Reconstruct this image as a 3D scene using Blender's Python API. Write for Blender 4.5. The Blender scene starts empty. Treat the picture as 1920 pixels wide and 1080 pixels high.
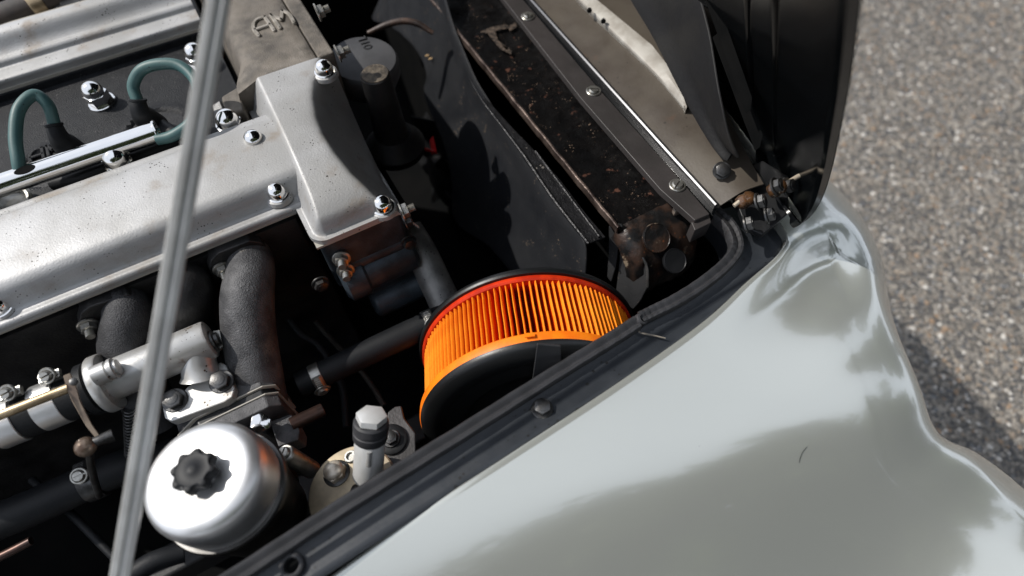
import bpy, bmesh, math, random
import numpy as np
from mathutils import Vector, Matrix, Quaternion, noise

random.seed(7); RNG = np.random.default_rng(11)
sc = bpy.context.scene
COL = sc.collection

# ---------------------------------------------------------------- camera
FPX = 1120.0                                   # focal length in pixels of a 1920 wide frame
_f = Vector((3840, -1870, FPX)).normalized()   # car forward (X), car left (Y), up (Z) in camera axes
_d = Vector((0, FPX * FPX / 1870, FPX)).normalized()
_l = _f.cross(_d)
CAM = Vector((0, 0, 1.5))
RW = Matrix(((_f.x, _l.x, -_d.x), (_f.y, _l.y, -_d.y), (_f.z, _l.z, -_d.z)))   # world -> camera (x right, y down, z in)
cam_d = bpy.data.cameras.new('camera'); cam = bpy.data.objects.new('camera', cam_d); COL.objects.link(cam)
cam_d.sensor_width = 36; cam_d.lens = 36 * FPX / 1920; cam_d.clip_start = .02; cam_d.clip_end = 2000
_m = RW.transposed() @ Matrix(((1, 0, 0), (0, -1, 0), (0, 0, -1)))
cam.matrix_world = Matrix.Translation(CAM) @ _m.to_4x4()
cam_d.dof.use_dof = True; cam_d.dof.focus_distance = .80; cam_d.dof.aperture_fstop = 1.9
sc.camera = cam

def at(x, y, z):
    """the point at height z that is seen at pixel (x, y) of the 1920 x 1080 photograph"""
    w = RW.transposed() @ Vector((x - 960, y - 540, FPX))
    return CAM + w * ((z - CAM.z) / w.z)
def A(*pts):
    return [at(*p) for p in pts]

# ---------------------------------------------------------------- sky, sun, exposure
SUN = Vector((-.70, .62, 1.0)).normalized()    # towards the sun: rear left of the car
sun_d = bpy.data.lights.new('sun', 'SUN'); sun_d.energy = 4.2; sun_d.angle = math.radians(.6); sun_d.color = (1, .955, .89)
sun = bpy.data.objects.new('sun', sun_d); COL.objects.link(sun)
sun.rotation_euler = SUN.to_track_quat('Z', 'Y').to_euler()
world = bpy.data.worlds.new('World'); sc.world = world; world.use_nodes = True
nt = world.node_tree; nt.nodes.clear()
wo = nt.nodes.new('ShaderNodeOutputWorld'); bg = nt.nodes.new('ShaderNodeBackground')
sky = nt.nodes.new('ShaderNodeTexSky'); sky.sky_type = 'NISHITA'; sky.sun_disc = False
sky.sun_elevation = math.asin(SUN.z); sky.sun_rotation = math.atan2(SUN.x, SUN.y)
sky.dust_density = 2.5; sky.ozone_density = 1.0; sky.air_density = 1.0
# thin bright cloud veil over the blue
tc = nt.nodes.new('ShaderNodeTexCoord'); mp = nt.nodes.new('ShaderNodeMapping'); mp.inputs['Scale'].default_value = (1, 1, 2.2)
ns = nt.nodes.new('ShaderNodeTexNoise'); ns.inputs['Scale'].default_value = 1.6; ns.inputs['Detail'].default_value = 7; ns.inputs['Roughness'].default_value = .55
cr = nt.nodes.new('ShaderNodeValToRGB'); cr.color_ramp.elements[0].position = .28; cr.color_ramp.elements[1].position = .62
cr.color_ramp.elements[0].color = (.74, .74, .74, 1); cr.color_ramp.elements[1].color = (.95, .95, .95, 1)
mx = nt.nodes.new('ShaderNodeMix'); mx.data_type = 'RGBA'
mx.inputs[7].default_value = (8.3, 8.95, 10.2, 1)
nt.links.new(tc.outputs['Generated'], mp.inputs['Vector']); nt.links.new(mp.outputs['Vector'], ns.inputs['Vector'])
nt.links.new(ns.outputs['Fac'], cr.inputs['Fac']); nt.links.new(cr.outputs['Color'], mx.inputs[0])
nt.links.new(sky.outputs['Color'], mx.inputs[6]); nt.links.new(mx.outputs[2], bg.inputs['Color'])
bg.inputs['Strength'].default_value = .12
nt.links.new(bg.outputs['Background'], wo.inputs['Surface'])
sc.view_settings.view_transform = 'Standard'; sc.view_settings.look = 'None'
sc.view_settings.exposure = 0; sc.view_settings.gamma = 1

# ---------------------------------------------------------------- materials
MATS = {}
def mat(name, c, c2=None, ns=12, rough=.5, metal=0., bump=0., bs=300, rvar=0., specks=None, stains=None,
        coat=0., spec=.5, lo=.35, hi=.65, island=None, stretch=None):
    """c base colour, c2 + ns a noisy second colour; specks / stains = (colour, scale, low, high) flecks on top;
    bump at scale bs; rvar varies the roughness; island = list of colours picked per loose piece"""
    if name in MATS: return MATS[name]
    m = bpy.data.materials.new(name); MATS[name] = m; m.use_nodes = True
    t = m.node_tree; n = t.nodes; L = t.links; b = n['Principled BSDF']
    b.inputs['Roughness'].default_value = rough; b.inputs['Metallic'].default_value = metal
    b.inputs['Specular IOR Level'].default_value = spec
    b.inputs['Coat Weight'].default_value = coat; b.inputs['Coat Roughness'].default_value = .03
    b.inputs['Base Color'].default_value = (*c, 1)
    co = n.new('ShaderNodeTexCoord'); vec = co.outputs['Object']
    if stretch:
        mp = n.new('ShaderNodeMapping'); mp.inputs['Scale'].default_value = stretch; L.new(vec, mp.inputs['Vector']); vec = mp.outputs['Vector']
    def noise_n(s, det=5, ro=.55):
        k = n.new('ShaderNodeTexNoise'); k.inputs['Scale'].default_value = s; k.inputs['Detail'].default_value = det
        k.inputs['Roughness'].default_value = ro; L.new(vec, k.inputs['Vector']); return k.outputs['Fac']
    def ramp(fac, a, z):
        k = n.new('ShaderNodeMapRange'); k.inputs['From Min'].default_value = a; k.inputs['From Max'].default_value = z
        k.interpolation_type = 'SMOOTHSTEP'; L.new(fac, k.inputs['Value']); return k.outputs['Result']
    def mix(fac, ca, cb):
        k = n.new('ShaderNodeMix'); k.data_type = 'RGBA'; L.new(fac, k.inputs[0])
        for i, v in ((6, ca), (7, cb)):
            if isinstance(v, tuple): k.inputs[i].default_value = (*v, 1)
            else: L.new(v, k.inputs[i])
        return k.outputs[2]
    col = c
    if island:
        g = n.new('ShaderNodeNewGeometry'); r = n.new('ShaderNodeValToRGB'); r.color_ramp.interpolation = 'CONSTANT'
        e = r.color_ramp.elements
        while len(e) < len(island): e.new(.5)
        for i, ic in enumerate(island): e[i].position = i / len(island); e[i].color = (*ic, 1)
        L.new(g.outputs['Random Per Island'], r.inputs['Fac']); col = r.outputs['Color']
    if c2: col = mix(ramp(noise_n(ns), lo, hi), col, c2)
    if stains: col = mix(ramp(noise_n(stains[1], 6, .6), stains[2], stains[3]), col, stains[0])
    if specks:
        v = n.new('ShaderNodeTexVoronoi'); v.inputs['Scale'].default_value = specks[1]; L.new(vec, v.inputs['Vector'])
        s = n.new('ShaderNodeTexNoise'); s.inputs['Scale'].default_value = specks[1] * .21; s.inputs['Detail'].default_value = 3; L.new(vec, s.inputs['Vector'])
        k = n.new('ShaderNodeMath'); k.operation = 'MULTIPLY_ADD'; k.inputs[1].default_value = -1.0; k.inputs[2].default_value = .5
        L.new(s.outputs['Fac'], k.inputs[0])                    # .5 - noise
        a = n.new('ShaderNodeMath'); a.operation = 'ADD'; L.new(v.outputs['Distance'], a.inputs[0]); L.new(k.outputs[0], a.inputs[1])
        col = mix(ramp(a.outputs[0], specks[2], specks[3]), col, specks[0])
    if not isinstance(col, tuple): L.new(col, b.inputs['Base Color'])
    if rvar:
        k = n.new('ShaderNodeMapRange'); k.inputs['To Min'].default_value = max(.02, rough - rvar); k.inputs['To Max'].default_value = min(1, rough + rvar)
        k.inputs['From Min'].default_value = .3; k.inputs['From Max'].default_value = .7
        L.new(noise_n(ns * 2.3, 6, .6), k.inputs['Value']); L.new(k.outputs['Result'], b.inputs['Roughness'])
    if bump:
        k = n.new('ShaderNodeBump'); k.inputs['Strength'].default_value = min(1, bump); k.inputs['Distance'].default_value = .0012
        L.new(noise_n(bs, 3, .6), k.inputs['Height']); L.new(k.outputs['Normal'], b.inputs['Normal'])
    return m

ALU = mat('silver_painted_casting', (.40, .40, .402), (.30, .297, .29), ns=8, rough=.52, metal=.25, bump=.34, bs=420, rvar=.08,
          specks=((.03, .025, .02), 210, .075, .02), stains=((.22, .18, .14), 19, .53, .80))
ALU_CLEAN = mat('turned_aluminium', (.52, .52, .51), (.42, .41, .39), ns=22, rough=.36, metal=.5, bump=.12, bs=500, rvar=.1,
                specks=((.06, .045, .03), 150, .08, .03), stains=((.20, .15, .11), 38, .60, .74))
CAST = mat('grimy_raw_casting', (.155, .135, .112), (.075, .066, .056), ns=26, rough=.66, metal=.25, bump=.9, bs=520, rvar=.1, stains=((.25, .22, .185), 14, .5, .75))
DARKCAST = mat('dark_oily_casting', (.034, .033, .033), (.012, .012, .013), ns=18, rough=.5, metal=.5, bump=.5, bs=330, rvar=.12)
MANI = mat('dull_grey_manifold_casting', (.105, .104, .107), (.045, .045, .048), ns=34, rough=.62, metal=.45, bump=1., bs=480, rvar=.1, stains=((.20, .18, .15), 15, .56, .74), specks=((.03, .03, .03), 300, .10, .03))
CRINKLE = mat('black_crackle_paint', (.006, .0068, .009), (.011, .012, .014), ns=60, rough=.55, bump=.8, bs=520, spec=.22, specks=((.12, .115, .11), 330, .07, .02))
BLACK = mat('satin_black_paint', (.006, .0065, .0075), (.011, .0115, .0125), ns=15, rough=.40, bump=.1, bs=200, rvar=.1, spec=.3)
BLACKGLOSS = mat('gloss_black_paint', (.0028, .0034, .0040), rough=.13, spec=.12)
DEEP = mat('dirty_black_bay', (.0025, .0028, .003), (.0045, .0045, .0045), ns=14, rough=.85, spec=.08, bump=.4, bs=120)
COWL = mat('charcoal_sheet_steel', (.0105, .0115, .0140), (.016, .0168, .019), ns=10, rough=.50, rvar=.1, spec=.3, bump=.2, bs=300, specks=((.16, .12, .085), 190, .035, .01))
FLANGE = mat('dark_grey_channel_paint', (.026, .0295, .035), (.018, .021, .0255), ns=14, rough=.42, rvar=.1, spec=.45, bump=.15, bs=260, specks=((.006, .006, .006), 95, .07, .03))
RUBBER = mat('weathered_rubber', (.034, .034, .037), (.025, .025, .027), ns=40, rough=.58, bump=.2, bs=500, spec=.4)
HOSE = mat('black_rubber_hose', (.0075, .0083, .0100), (.011, .012, .0135), ns=30, rough=.55, bump=.25, bs=420, spec=.25)
CHROME = mat('bright_chrome', (.80, .79, .77), rough=.10, metal=1, rvar=.05, ns=30, stains=((.3, .24, .18), 160, .68, .78))
POLISH = mat('polished_aluminium', (.80, .795, .785), (.66, .655, .645), ns=16, rough=.40, metal=.92, rvar=.05, bump=.03, bs=300)
ZINC = mat('dull_zinc_plate', (.42, .41, .38), (.26, .25, .225), ns=60, rough=.36, metal=.85, rvar=.1, bump=.15, bs=500)
STEEL = mat('dark_steel_fixing', (.10, .10, .10), (.05, .048, .046), ns=70, rough=.38, metal=.8, bump=.2, bs=500)
BRASS = mat('tarnished_brass', (.42, .325, .205), (.24, .18, .11), ns=50, rough=.38, metal=.85, bump=.15, bs=400)
GREEN = mat('faded_green_lead', (.030, .085, .085), (.045, .105, .10), ns=40, rough=.5, bump=.1, bs=300, specks=((.01, .02, .02), 150, .06, .02))
ORANGE = mat('orange_filter_paper', (.93, .25, .008), (.90, .20, .005), ns=60, rough=.72, bump=.25, bs=500, spec=.2)
ORANGE_PU = mat('orange_filter_band', (.90, .22, .005), (.84, .16, .004), ns=50, rough=.5, spec=.3, bump=.15, bs=300)
RED_PU = mat('shaded_filter_band', (.62, .035, .004), (.45, .02, .003), ns=50, rough=.5, spec=.3)  # orange band turned red to paint in the shading at the rear
FILTBLK = mat('filter_black_plastic', (.007, .0075, .008), rough=.38, spec=.45, bump=.1, bs=300)
RUST = mat('blackened_rusty_brass', (.0022, .0021, .0023), (.0042, .0037, .0037), ns=30, rough=.42, rvar=.16, bump=.7, bs=150, spec=.16, stains=((.085, .040, .028), 62, .63, .71), specks=((.20, .14, .10), 260, .06, .02))
RUSTEND = mat('flaking_rusty_tank', (.008, .0078, .008), (.036, .021, .015), ns=30, rough=.40, rvar=.15, bump=1., bs=90, spec=.35, stains=((.20, .155, .11), 44, .615, .67), specks=((.12, .045, .02), 120, .16, .05), lo=.42, hi=.60)
STRIP = mat('brown_grey_painted_bar', (.042, .037, .036), (.031, .028, .027), ns=16, rough=.45, bump=.2, bs=300, rvar=.1, spec=.45)
PANEL = mat('dusty_olive_panel', (.085, .072, .057), (.055, .044, .035), ns=9, rough=.5, bump=.15, bs=250, rvar=.1, stains=((.10, .055, .035), 17, .60, .78), specks=((.03, .025, .02), 80, .06, .02))
PALE = mat('pale_weathered_paint', (.44, .42, .38), (.30, .275, .24), ns=30, rough=.45, bump=.2, bs=200)
GREASE = mat('amber_grease', (.10, .048, .02), (.03, .016, .009), ns=60, rough=.16, coat=.6, bump=.5, bs=160)
RED = mat('red_fan_paint', (.55, .012, .012), rough=.35)
COPPER = mat('dull_copper_pipe', (.085, .05, .04), (.05, .034, .03), ns=50, rough=.4, metal=.8)
LENS = mat('headlamp_rim_chrome', (.7, .7, .68), rough=.12, metal=1)

def paint():
    m = bpy.data.materials.new('sage_grey_metallic_paint'); m.use_nodes = True
    t = m.node_tree; n = t.nodes; L = t.links; b = n['Principled BSDF']
    b.inputs['Base Color'].default_value = (.475, .488, .448, 1)
    b.inputs['Metallic'].default_value = .58; b.inputs['Roughness'].default_value = .13
    b.inputs['Coat Weight'].default_value = 1; b.inputs['Coat Roughness'].default_value = .012; b.inputs['Coat IOR'].default_value = 1.6
    co = n.new('ShaderNodeTexCoord')
    k = n.new('ShaderNodeTexNoise'); k.inputs['Scale'].default_value = 2600; k.inputs['Detail'].default_value = 1; L.new(co.outputs['Object'], k.inputs['Vector'])
    r = n.new('ShaderNodeMapRange'); r.inputs['To Min'].default_value = .13; r.inputs['To Max'].default_value = .24; L.new(k.outputs['Fac'], r.inputs['Value']); L.new(r.outputs['Result'], b.inputs['Roughness'])
    w = n.new('ShaderNodeTexNoise'); w.inputs['Scale'].default_value = 160; w.inputs['Detail'].default_value = 2; L.new(co.outputs['Object'], w.inputs['Vector'])
    bp = n.new('ShaderNodeBump'); bp.inputs['Strength'].default_value = .035; bp.inputs['Distance'].default_value = .0006
    L.new(w.outputs['Fac'], bp.inputs['Height']); L.new(bp.outputs['Normal'], b.inputs['Normal']); L.new(bp.outputs['Normal'], b.inputs['Coat Normal'])
    v = n.new('ShaderNodeTexVoronoi'); v.inputs['Scale'].default_value = 75; L.new(co.outputs['Object'], v.inputs['Vector'])
    g = n.new('ShaderNodeMapRange'); g.inputs['From Min'].default_value = .045; g.inputs['From Max'].default_value = .02; L.new(v.outputs['Distance'], g.inputs['Value'])
    sp = n.new('ShaderNodeSeparateColor'); L.new(v.outputs['Color'], sp.inputs['Color'])
    q = n.new('ShaderNodeMath'); q.operation = 'GREATER_THAN'; q.inputs[1].default_value = .93; L.new(sp.outputs['Green'], q.inputs[0])
    u = n.new('ShaderNodeMath'); u.operation = 'MULTIPLY'; L.new(g.outputs['Result'], u.inputs[0]); L.new(q.outputs[0], u.inputs[1])
    x = n.new('ShaderNodeMix'); x.data_type = 'RGBA'; L.new(u.outputs[0], x.inputs[0]); x.inputs[6].default_value = (.475, .488, .448, 1); x.inputs[7].default_value = (.10, .095, .085, 1)
    L.new(x.outputs[2], b.inputs['Base Color'])
    return m
PAINT = paint()

# ---------------------------------------------------------------- mesh helpers
def frame(a):
    a = Vector(a).normalized(); u = a.cross(Vector((0, 0, 1)))
    if u.length < 1e-4: u = Vector((1, 0, 0))
    u.normalize(); return u, a.cross(u), a
def catmull(pts, n=8):
    P = [pts[0] * 2 - pts[1]] + list(pts) + [pts[-1] * 2 - pts[-2]]; out = []
    for i in range(1, len(P) - 2):
        for k in range(n):
            t = k / n; a, b, c, d = P[i - 1:i + 3]
            out.append(.5 * (2 * b + (c - a) * t + (2 * a - 5 * b + 4 * c - d) * t * t + (3 * b - a - 3 * c + d) * t ** 3))
    out.append(P[-2]); return out
class M:
    def __init__(s): s.v = []; s.f = []
    def add(s, v, f):
        o = len(s.v); s.v += [Vector(p) for p in v]; s.f += [tuple(i + o for i in q) for q in f]; return s
    def lathe(s, o, a, prof, n=32, ph=0, arc=None):
        u, w, a = frame(a); o = Vector(o); v = []; f = []
        for r, h in prof:
            for k in range(n):
                t = 2 * math.pi * k / n + ph; v.append(o + a * h + (u * math.cos(t) + w * math.sin(t)) * r)
        for i in range(len(prof) - 1):
            for k in range(n):
                k2 = (k + 1) % n; f.append((i * n + k, i * n + k2, (i + 1) * n + k2, (i + 1) * n + k))
        if prof[0][0] > 1e-6: f.append(tuple(range(n))[::-1])
        if prof[-1][0] > 1e-6: f.append(tuple(range((len(prof) - 1) * n, len(prof) * n)))
        return s.add(v, f)
    def cyl(s, p, q, r, r2=None, n=28, bev=0.):
        p = Vector(p); q = Vector(q); h = (q - p).length; r2 = r if r2 is None else r2
        pr = [(r - bev, 0), (r, bev), (r2, h - bev), (r2 - bev, h)] if bev else [(r, 0), (r2, h)]
        return s.lathe(p, q - p, pr, n)
    def sweep(s, pts, sec, up=(0, 0, 1), scale=None, caps=True):
        """closed section sec (side, up) swept along pts"""
        up = Vector(up); v = []; f = []; n = len(sec)
        for i, p in enumerate(pts):
            t = (pts[min(i + 1, len(pts) - 1)] - pts[max(i - 1, 0)]).normalized()
            sd = t.cross(up).normalized(); w = sd.cross(t); k = scale[i] if scale else 1
            v += [p + sd * (a * k) + w * (b * k) for a, b in sec]
        for i in range(len(pts) - 1):
            for k in range(n):
                k2 = (k + 1) % n; f.append((i * n + k, (i + 1) * n + k, (i + 1) * n + k2, i * n + k2))
        if caps: f.append(tuple(range(n))); f.append(tuple(range((len(pts) - 1) * n, len(pts) * n))[::-1])
        return s.add(v, f)
    def tube(s, pts, r, n=16, sm=8):
        P = catmull([Vector(p) for p in pts], sm) if sm and len(pts) > 2 else [Vector(p) for p in pts]
        m = len(P); rr = r if isinstance(r, (list, tuple)) else [r] * len(pts)
        R_ = [float(np.interp(i / (m - 1) * (len(rr) - 1), range(len(rr)), rr)) for i in range(m)]
        v = []; f = []; nrm = None
        for i, p in enumerate(P):
            t = (P[min(i + 1, m - 1)] - P[max(i - 1, 0)]).normalized()
            if nrm is None: nrm = frame(t)[0]
            nrm = (nrm - t * nrm.dot(t)).normalized(); w = t.cross(nrm)
            v += [p + (nrm * math.cos(2 * math.pi * k / n) + w * math.sin(2 * math.pi * k / n)) * R_[i] for k in range(n)]
        for i in range(m - 1):
            for k in range(n):
                k2 = (k + 1) % n; f.append((i * n + k, i * n + k2, (i + 1) * n + k2, (i + 1) * n + k))
        f.append(tuple(range(n))[::-1]); f.append(tuple(range((m - 1) * n, m * n)))
        return s.add(v, f)
    def prism(s, poly, off):
        poly = [Vector(p) for p in poly]; off = Vector(off); n = len(poly)
        v = poly + [p + off for p in poly]
        f = [tuple(range(n)), tuple(range(n, 2 * n))[::-1]] + [(i, i + n, (i + 1) % n + n, (i + 1) % n) for i in range(n)]
        return s.add(v, f)
    def box(s, x0, x1, y0, y1, z0, z1):
        return s.prism([(x0, y0, z0), (x1, y0, z0), (x1, y1, z0), (x0, y1, z0)], (0, 0, z1 - z0))
    def bar(s, p, q, w, h, up=(0, 0, 1)):
        return s.sweep([Vector(p), Vector(q)], [(-w / 2, -h / 2), (w / 2, -h / 2), (w / 2, h / 2), (-w / 2, h / 2)], up)
    def grid(s, rows):
        n = len(rows[0]); v = [p for r in rows for p in r]
        f = [(i * n + k, i * n + k + 1, (i + 1) * n + k + 1, (i + 1) * n + k) for i in range(len(rows) - 1) for k in range(n - 1)]
        return s.add(v, f)
    def solid(s, rows, off):
        """a sheet with thickness: rows and the same rows shifted by off, closed round the rim"""
        off = Vector(off); n = len(rows[0]); m = len(rows); N = n * m
        v = [p for r in rows for p in r]; v = v + [p + off for p in v]
        f = [(i * n + k, i * n + k + 1, (i + 1) * n + k + 1, (i + 1) * n + k) for i in range(m - 1) for k in range(n - 1)]
        f += [tuple(j + N for j in q)[::-1] for q in f]
        rim = [k for k in range(n)] + [i * n + n - 1 for i in range(1, m)] + [(m - 1) * n + k for k in range(n - 2, -1, -1)] + [i * n for i in range(m - 2, 0, -1)]
        f += [(rim[i], rim[(i + 1) % len(rim)], rim[(i + 1) % len(rim)] + N, rim[i] + N) for i in range(len(rim))]
        return s.add(v, f)
    def mesh(s, name, center=True, sharp=38, weld=False):
        me = bpy.data.meshes.new(name)
        c = Vector((0, 0, 0))
        if center:
            lo = Vector([min(p[i] for p in s.v) for i in range(3)]); hi = Vector([max(p[i] for p in s.v) for i in range(3)]); c = (lo + hi) / 2
        me.from_pydata([tuple(p - c) for p in s.v], [], s.f)
        bm = bmesh.new(); bm.from_mesh(me)
        if weld: bmesh.ops.remove_doubles(bm, verts=bm.verts, dist=1e-5)
        bmesh.ops.recalc_face_normals(bm, faces=bm.faces); bm.to_mesh(me); bm.free()
        me.shade_smooth(); me.set_sharp_from_angle(angle=math.radians(sharp)); me.update()
        return me, c

def put(name, me, m, parent=None, loc=(0, 0, 0), rot=None):
    o = bpy.data.objects.new(name, me); COL.objects.link(o)
    if m and not me.materials: me.materials.append(m)
    base = Vector((0, 0, 0)); p = parent
    while p: base += p.location; p = p.parent          # parents are never rotated
    o.parent = parent; o.location = Vector(loc) - base
    if rot is not None: o.rotation_mode = 'QUATERNION'; o.rotation_quaternion = rot
    return o
def build(name, b, m, parent=None, bevel=0., seg=2, sharp=38, sub=0, weld=False):
    me, c = b.mesh(name, sharp=sharp, weld=weld); o = put(name, me, m, parent, c)
    if bevel:
        k = o.modifiers.new('bevel', 'BEVEL'); k.width = bevel; k.segments = seg; k.limit_method = 'ANGLE'; k.angle_limit = math.radians(35); k.harden_normals = True
    if sub: k = o.modifiers.new('subdivision', 'SUBSURF'); k.levels = k.render_levels = sub
    return o
def thing(name, label, cat, loc, group=None):
    o = bpy.data.objects.new(name, None); COL.objects.link(o); o.location = loc; o.empty_display_size = .05
    return tag(o, label, cat, group)
def tag(o, label, cat, group=None, kind=None):
    o['label'] = label; o['category'] = cat
    if group: o['group'] = group
    if kind: o['kind'] = kind
    return o
def rotz(a):
    return Vector((0, 0, 1)).rotation_difference(Vector(a).normalized())
def ss(a, b, x):
    t = min(1, max(0, (x - a) / (b - a))); return t * t * (3 - 2 * t)

# shared small fixings, axis +Z, base at 0
def hexring(b, r, z0, z1, ch=.0008, n=6, ph=0):
    b.lathe((0, 0, 0), (0, 0, 1), [(r - ch, z0), (r, z0 + ch), (r, z1 - ch), (r - ch * 2, z1)], n, ph)
def _dome():
    b = M(); b.lathe((0, 0, 0), (0, 0, 1), [(.0150, 0), (.0150, .002), (.0132, .0028)], 32)
    b.lathe((0, 0, 0), (0, 0, 1), [(.0130, .002), (.0132, .005), (.0128, .008)] + [(.0128 * math.cos(t), .008 + .0115 * math.sin(t)) for t in np.linspace(.15, 1.5, 9)] + [(0, .0196)], 32); return b.mesh('acorn_nut', False)[0]
def _acorn():
    b = M(); b.lathe((0, 0, 0), (0, 0, 1), [(.0205, 0), (.0205, .0022), (.0195, .003)], 32); hexring(b, .0172, .003, .019)
    b.lathe((0, 0, 0), (0, 0, 1), [(.0142, .0185), (.0150, .022)] + [(.0150 * math.cos(t), .023 + .015 * math.sin(t)) for t in np.linspace(.1, 1.5, 9)] + [(0, .038)], 32); return b.mesh('acorn_nut', False)[0]
def _bolt():
    b = M(); b.lathe((0, 0, 0), (0, 0, 1), [(.0125, 0), (.0125, .002), (.0118, .0026)], 24); hexring(b, .0098, .0024, .0105)
    b.lathe((0, 0, 0), (0, 0, 1), [(.0062, .010), (.0062, .0112), (.005, .0116)], 16); return b.mesh('bolt', False)[0]
def _stud():
    b = M(); b.lathe((0, 0, 0), (0, 0, 1), [(.0128, 0), (.0128, .002), (.012, .0026)], 24); hexring(b, .0098, .0024, .0105)
    pr = []
    for k in range(7): pr += [(.0058, .0095 + k * .0016), (.0050, .0103 + k * .0016)]
    b.lathe((0, 0, 0), (0, 0, 1), pr, 16); return b.mesh('stud_nut', False)[0]
def halves(b, r, z0, z1, gap):
    for sg in (-1, 1):
        a0 = math.asin(gap / r); pts = [(r * math.cos(t), sg * r * math.sin(t)) for t in np.linspace(a0, math.pi - a0, 13)]
        inner = [(x * .8, sg * max(gap, abs(y) * .8)) for x, y in pts]
        n = len(pts); v = [(x, y, z0) for x, y in pts] + [(x, y, (z0 + z1) / 2) for x, y in pts] + [(x, y, z1) for x, y in inner]
        f = [(k * n + i, k * n + i + 1, (k + 1) * n + i + 1, (k + 1) * n + i) for k in (0, 1) for i in range(n - 1)]
        f += [tuple(range(2 * n, 3 * n)), (0, n, 2 * n, 3 * n - 1, 2 * n - 1, n - 1)]
        b.add(v, f)
def _screw():
    b = M(); b.lathe((0, 0, 0), (0, 0, 1), [(.0118, 0), (.0118, .0012), (.0108, .0020), (.0090, .0020), (.0086, .0014)], 28)
    halves(b, .0082, .0012, .0052, .0011); return b.mesh('screw', False)[0]
DOME, ACORN, BOLT, STUD, SCREW = _dome(), _acorn(), _bolt(), _stud(), _screw()

# ================================================================ THE GROUND
def ground():
    m = bpy.data.materials.new('asphalt'); m.use_nodes = True; t = m.node_tree; n = t.nodes; L = t.links; b = n['Principled BSDF']
    co = n.new('ShaderNodeTexCoord'); v = n.new('ShaderNodeTexVoronoi'); v.inputs['Scale'].default_value = 95; L.new(co.outputs['Object'], v.inputs['Vector'])
    r = n.new('ShaderNodeValToRGB'); e = r.color_ramp.elements; e[0].color = (.05, .05, .052, 1); e[1].color = (.27, .245, .21, 1); e[1].position = .9
    k = e.new(.5); k.color = (.085, .078, .07, 1)
    sp = n.new('ShaderNodeSeparateColor'); L.new(v.outputs['Color'], sp.inputs['Color']); L.new(sp.outputs['Red'], r.inputs['Fac']); L.new(r.outputs['Color'], b.inputs['Base Color'])
    b.inputs['Roughness'].default_value = .8
    bp = n.new('ShaderNodeBump'); bp.inputs['Distance'].default_value = .004; bp.invert = True; L.new(v.outputs['Distance'], bp.inputs['Height']); L.new(bp.outputs['Normal'], b.inputs['Normal'])
    g = M(); g.add([(-150, -150, 0), (150, -150, 0), (150, 150, 0), (-150, 150, 0)], [(0, 1, 2, 3)])
    o = build('asphalt_ground', g, m); tag(o, 'grey brown coarse asphalt lying beside and below the car', 'asphalt', kind='structure')
    # the pressed-in stone chippings of the surface, where they are near enough to be seen
    N = 90000
    X = RNG.uniform(.85, 3.5, N); Y = RNG.uniform(-.75, 1.9, N)
    S = RNG.lognormal(math.log(.0041), .40, N).clip(.002, .010)
    ang = RNG.uniform(0, 6.28, N); ca, sa = np.cos(ang), np.sin(ang)
    o8 = np.array([(1, 0, 0), (.25, .95, 0), (-.9, .35, 0), (-.45, -.85, 0), (.55, -.75, 0), (.1, .1, .62), (0, 0, -.3)])
    J = o8[None] * (1 + RNG.uniform(-.28, .28, (N, 7, 3))) * S[:, None, None] * np.array([1, 1, .8])
    tilt = RNG.uniform(-.25, .25, (N, 2))
    J[:, :, 2] += J[:, :, 0] * tilt[:, :1] + J[:, :, 1] * tilt[:, 1:]
    V = np.stack([J[:, :, 0] * ca[:, None] - J[:, :, 1] * sa[:, None] + X[:, None], J[:, :, 0] * sa[:, None] + J[:, :, 1] * ca[:, None] + Y[:, None], J[:, :, 2] + .0012], 2).reshape(-1, 3)
    fc = np.array([(k, (k + 1) % 5, 5) for k in range(5)])
    Fc = (fc[None] + (np.arange(N) * 7)[:, None, None]).reshape(-1, 3)
    me = bpy.data.meshes.new('asphalt_chippings'); me.vertices.add(len(V)); me.vertices.foreach_set('co', V.ravel())
    me.loops.add(Fc.size); me.loops.foreach_set('vertex_index', Fc.ravel()); me.polygons.add(len(Fc))
    me.polygons.foreach_set('loop_start', np.arange(0, Fc.size, 3)); me.update(calc_edges=True); me.validate()
    pal = [(.075, .07, .065), (.16, .14, .12), (.10, .092, .082), (.22, .19, .155), (.12, .125, .13), (.05, .05, .052), (.19, .155, .12), (.14, .128, .112), (.09, .082, .072), (.26, .235, .20), (.21, .145, .095),
           (.13, .118, .10), (.07, .072, .078), (.17, .155, .135), (.11, .10, .088), (.42, .40, .37)]
    so = put('asphalt_chippings', me, mat('stone_chippings', (.1, .1, .1), rough=.7, island=[(1.10 * c[0], 1.09 * c[1], 1.07 * c[2]) for c in pal], spec=.5))
    tag(so, 'small brown grey and white stone chippings set in the asphalt', 'stones', kind='stuff')
ground()

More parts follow.
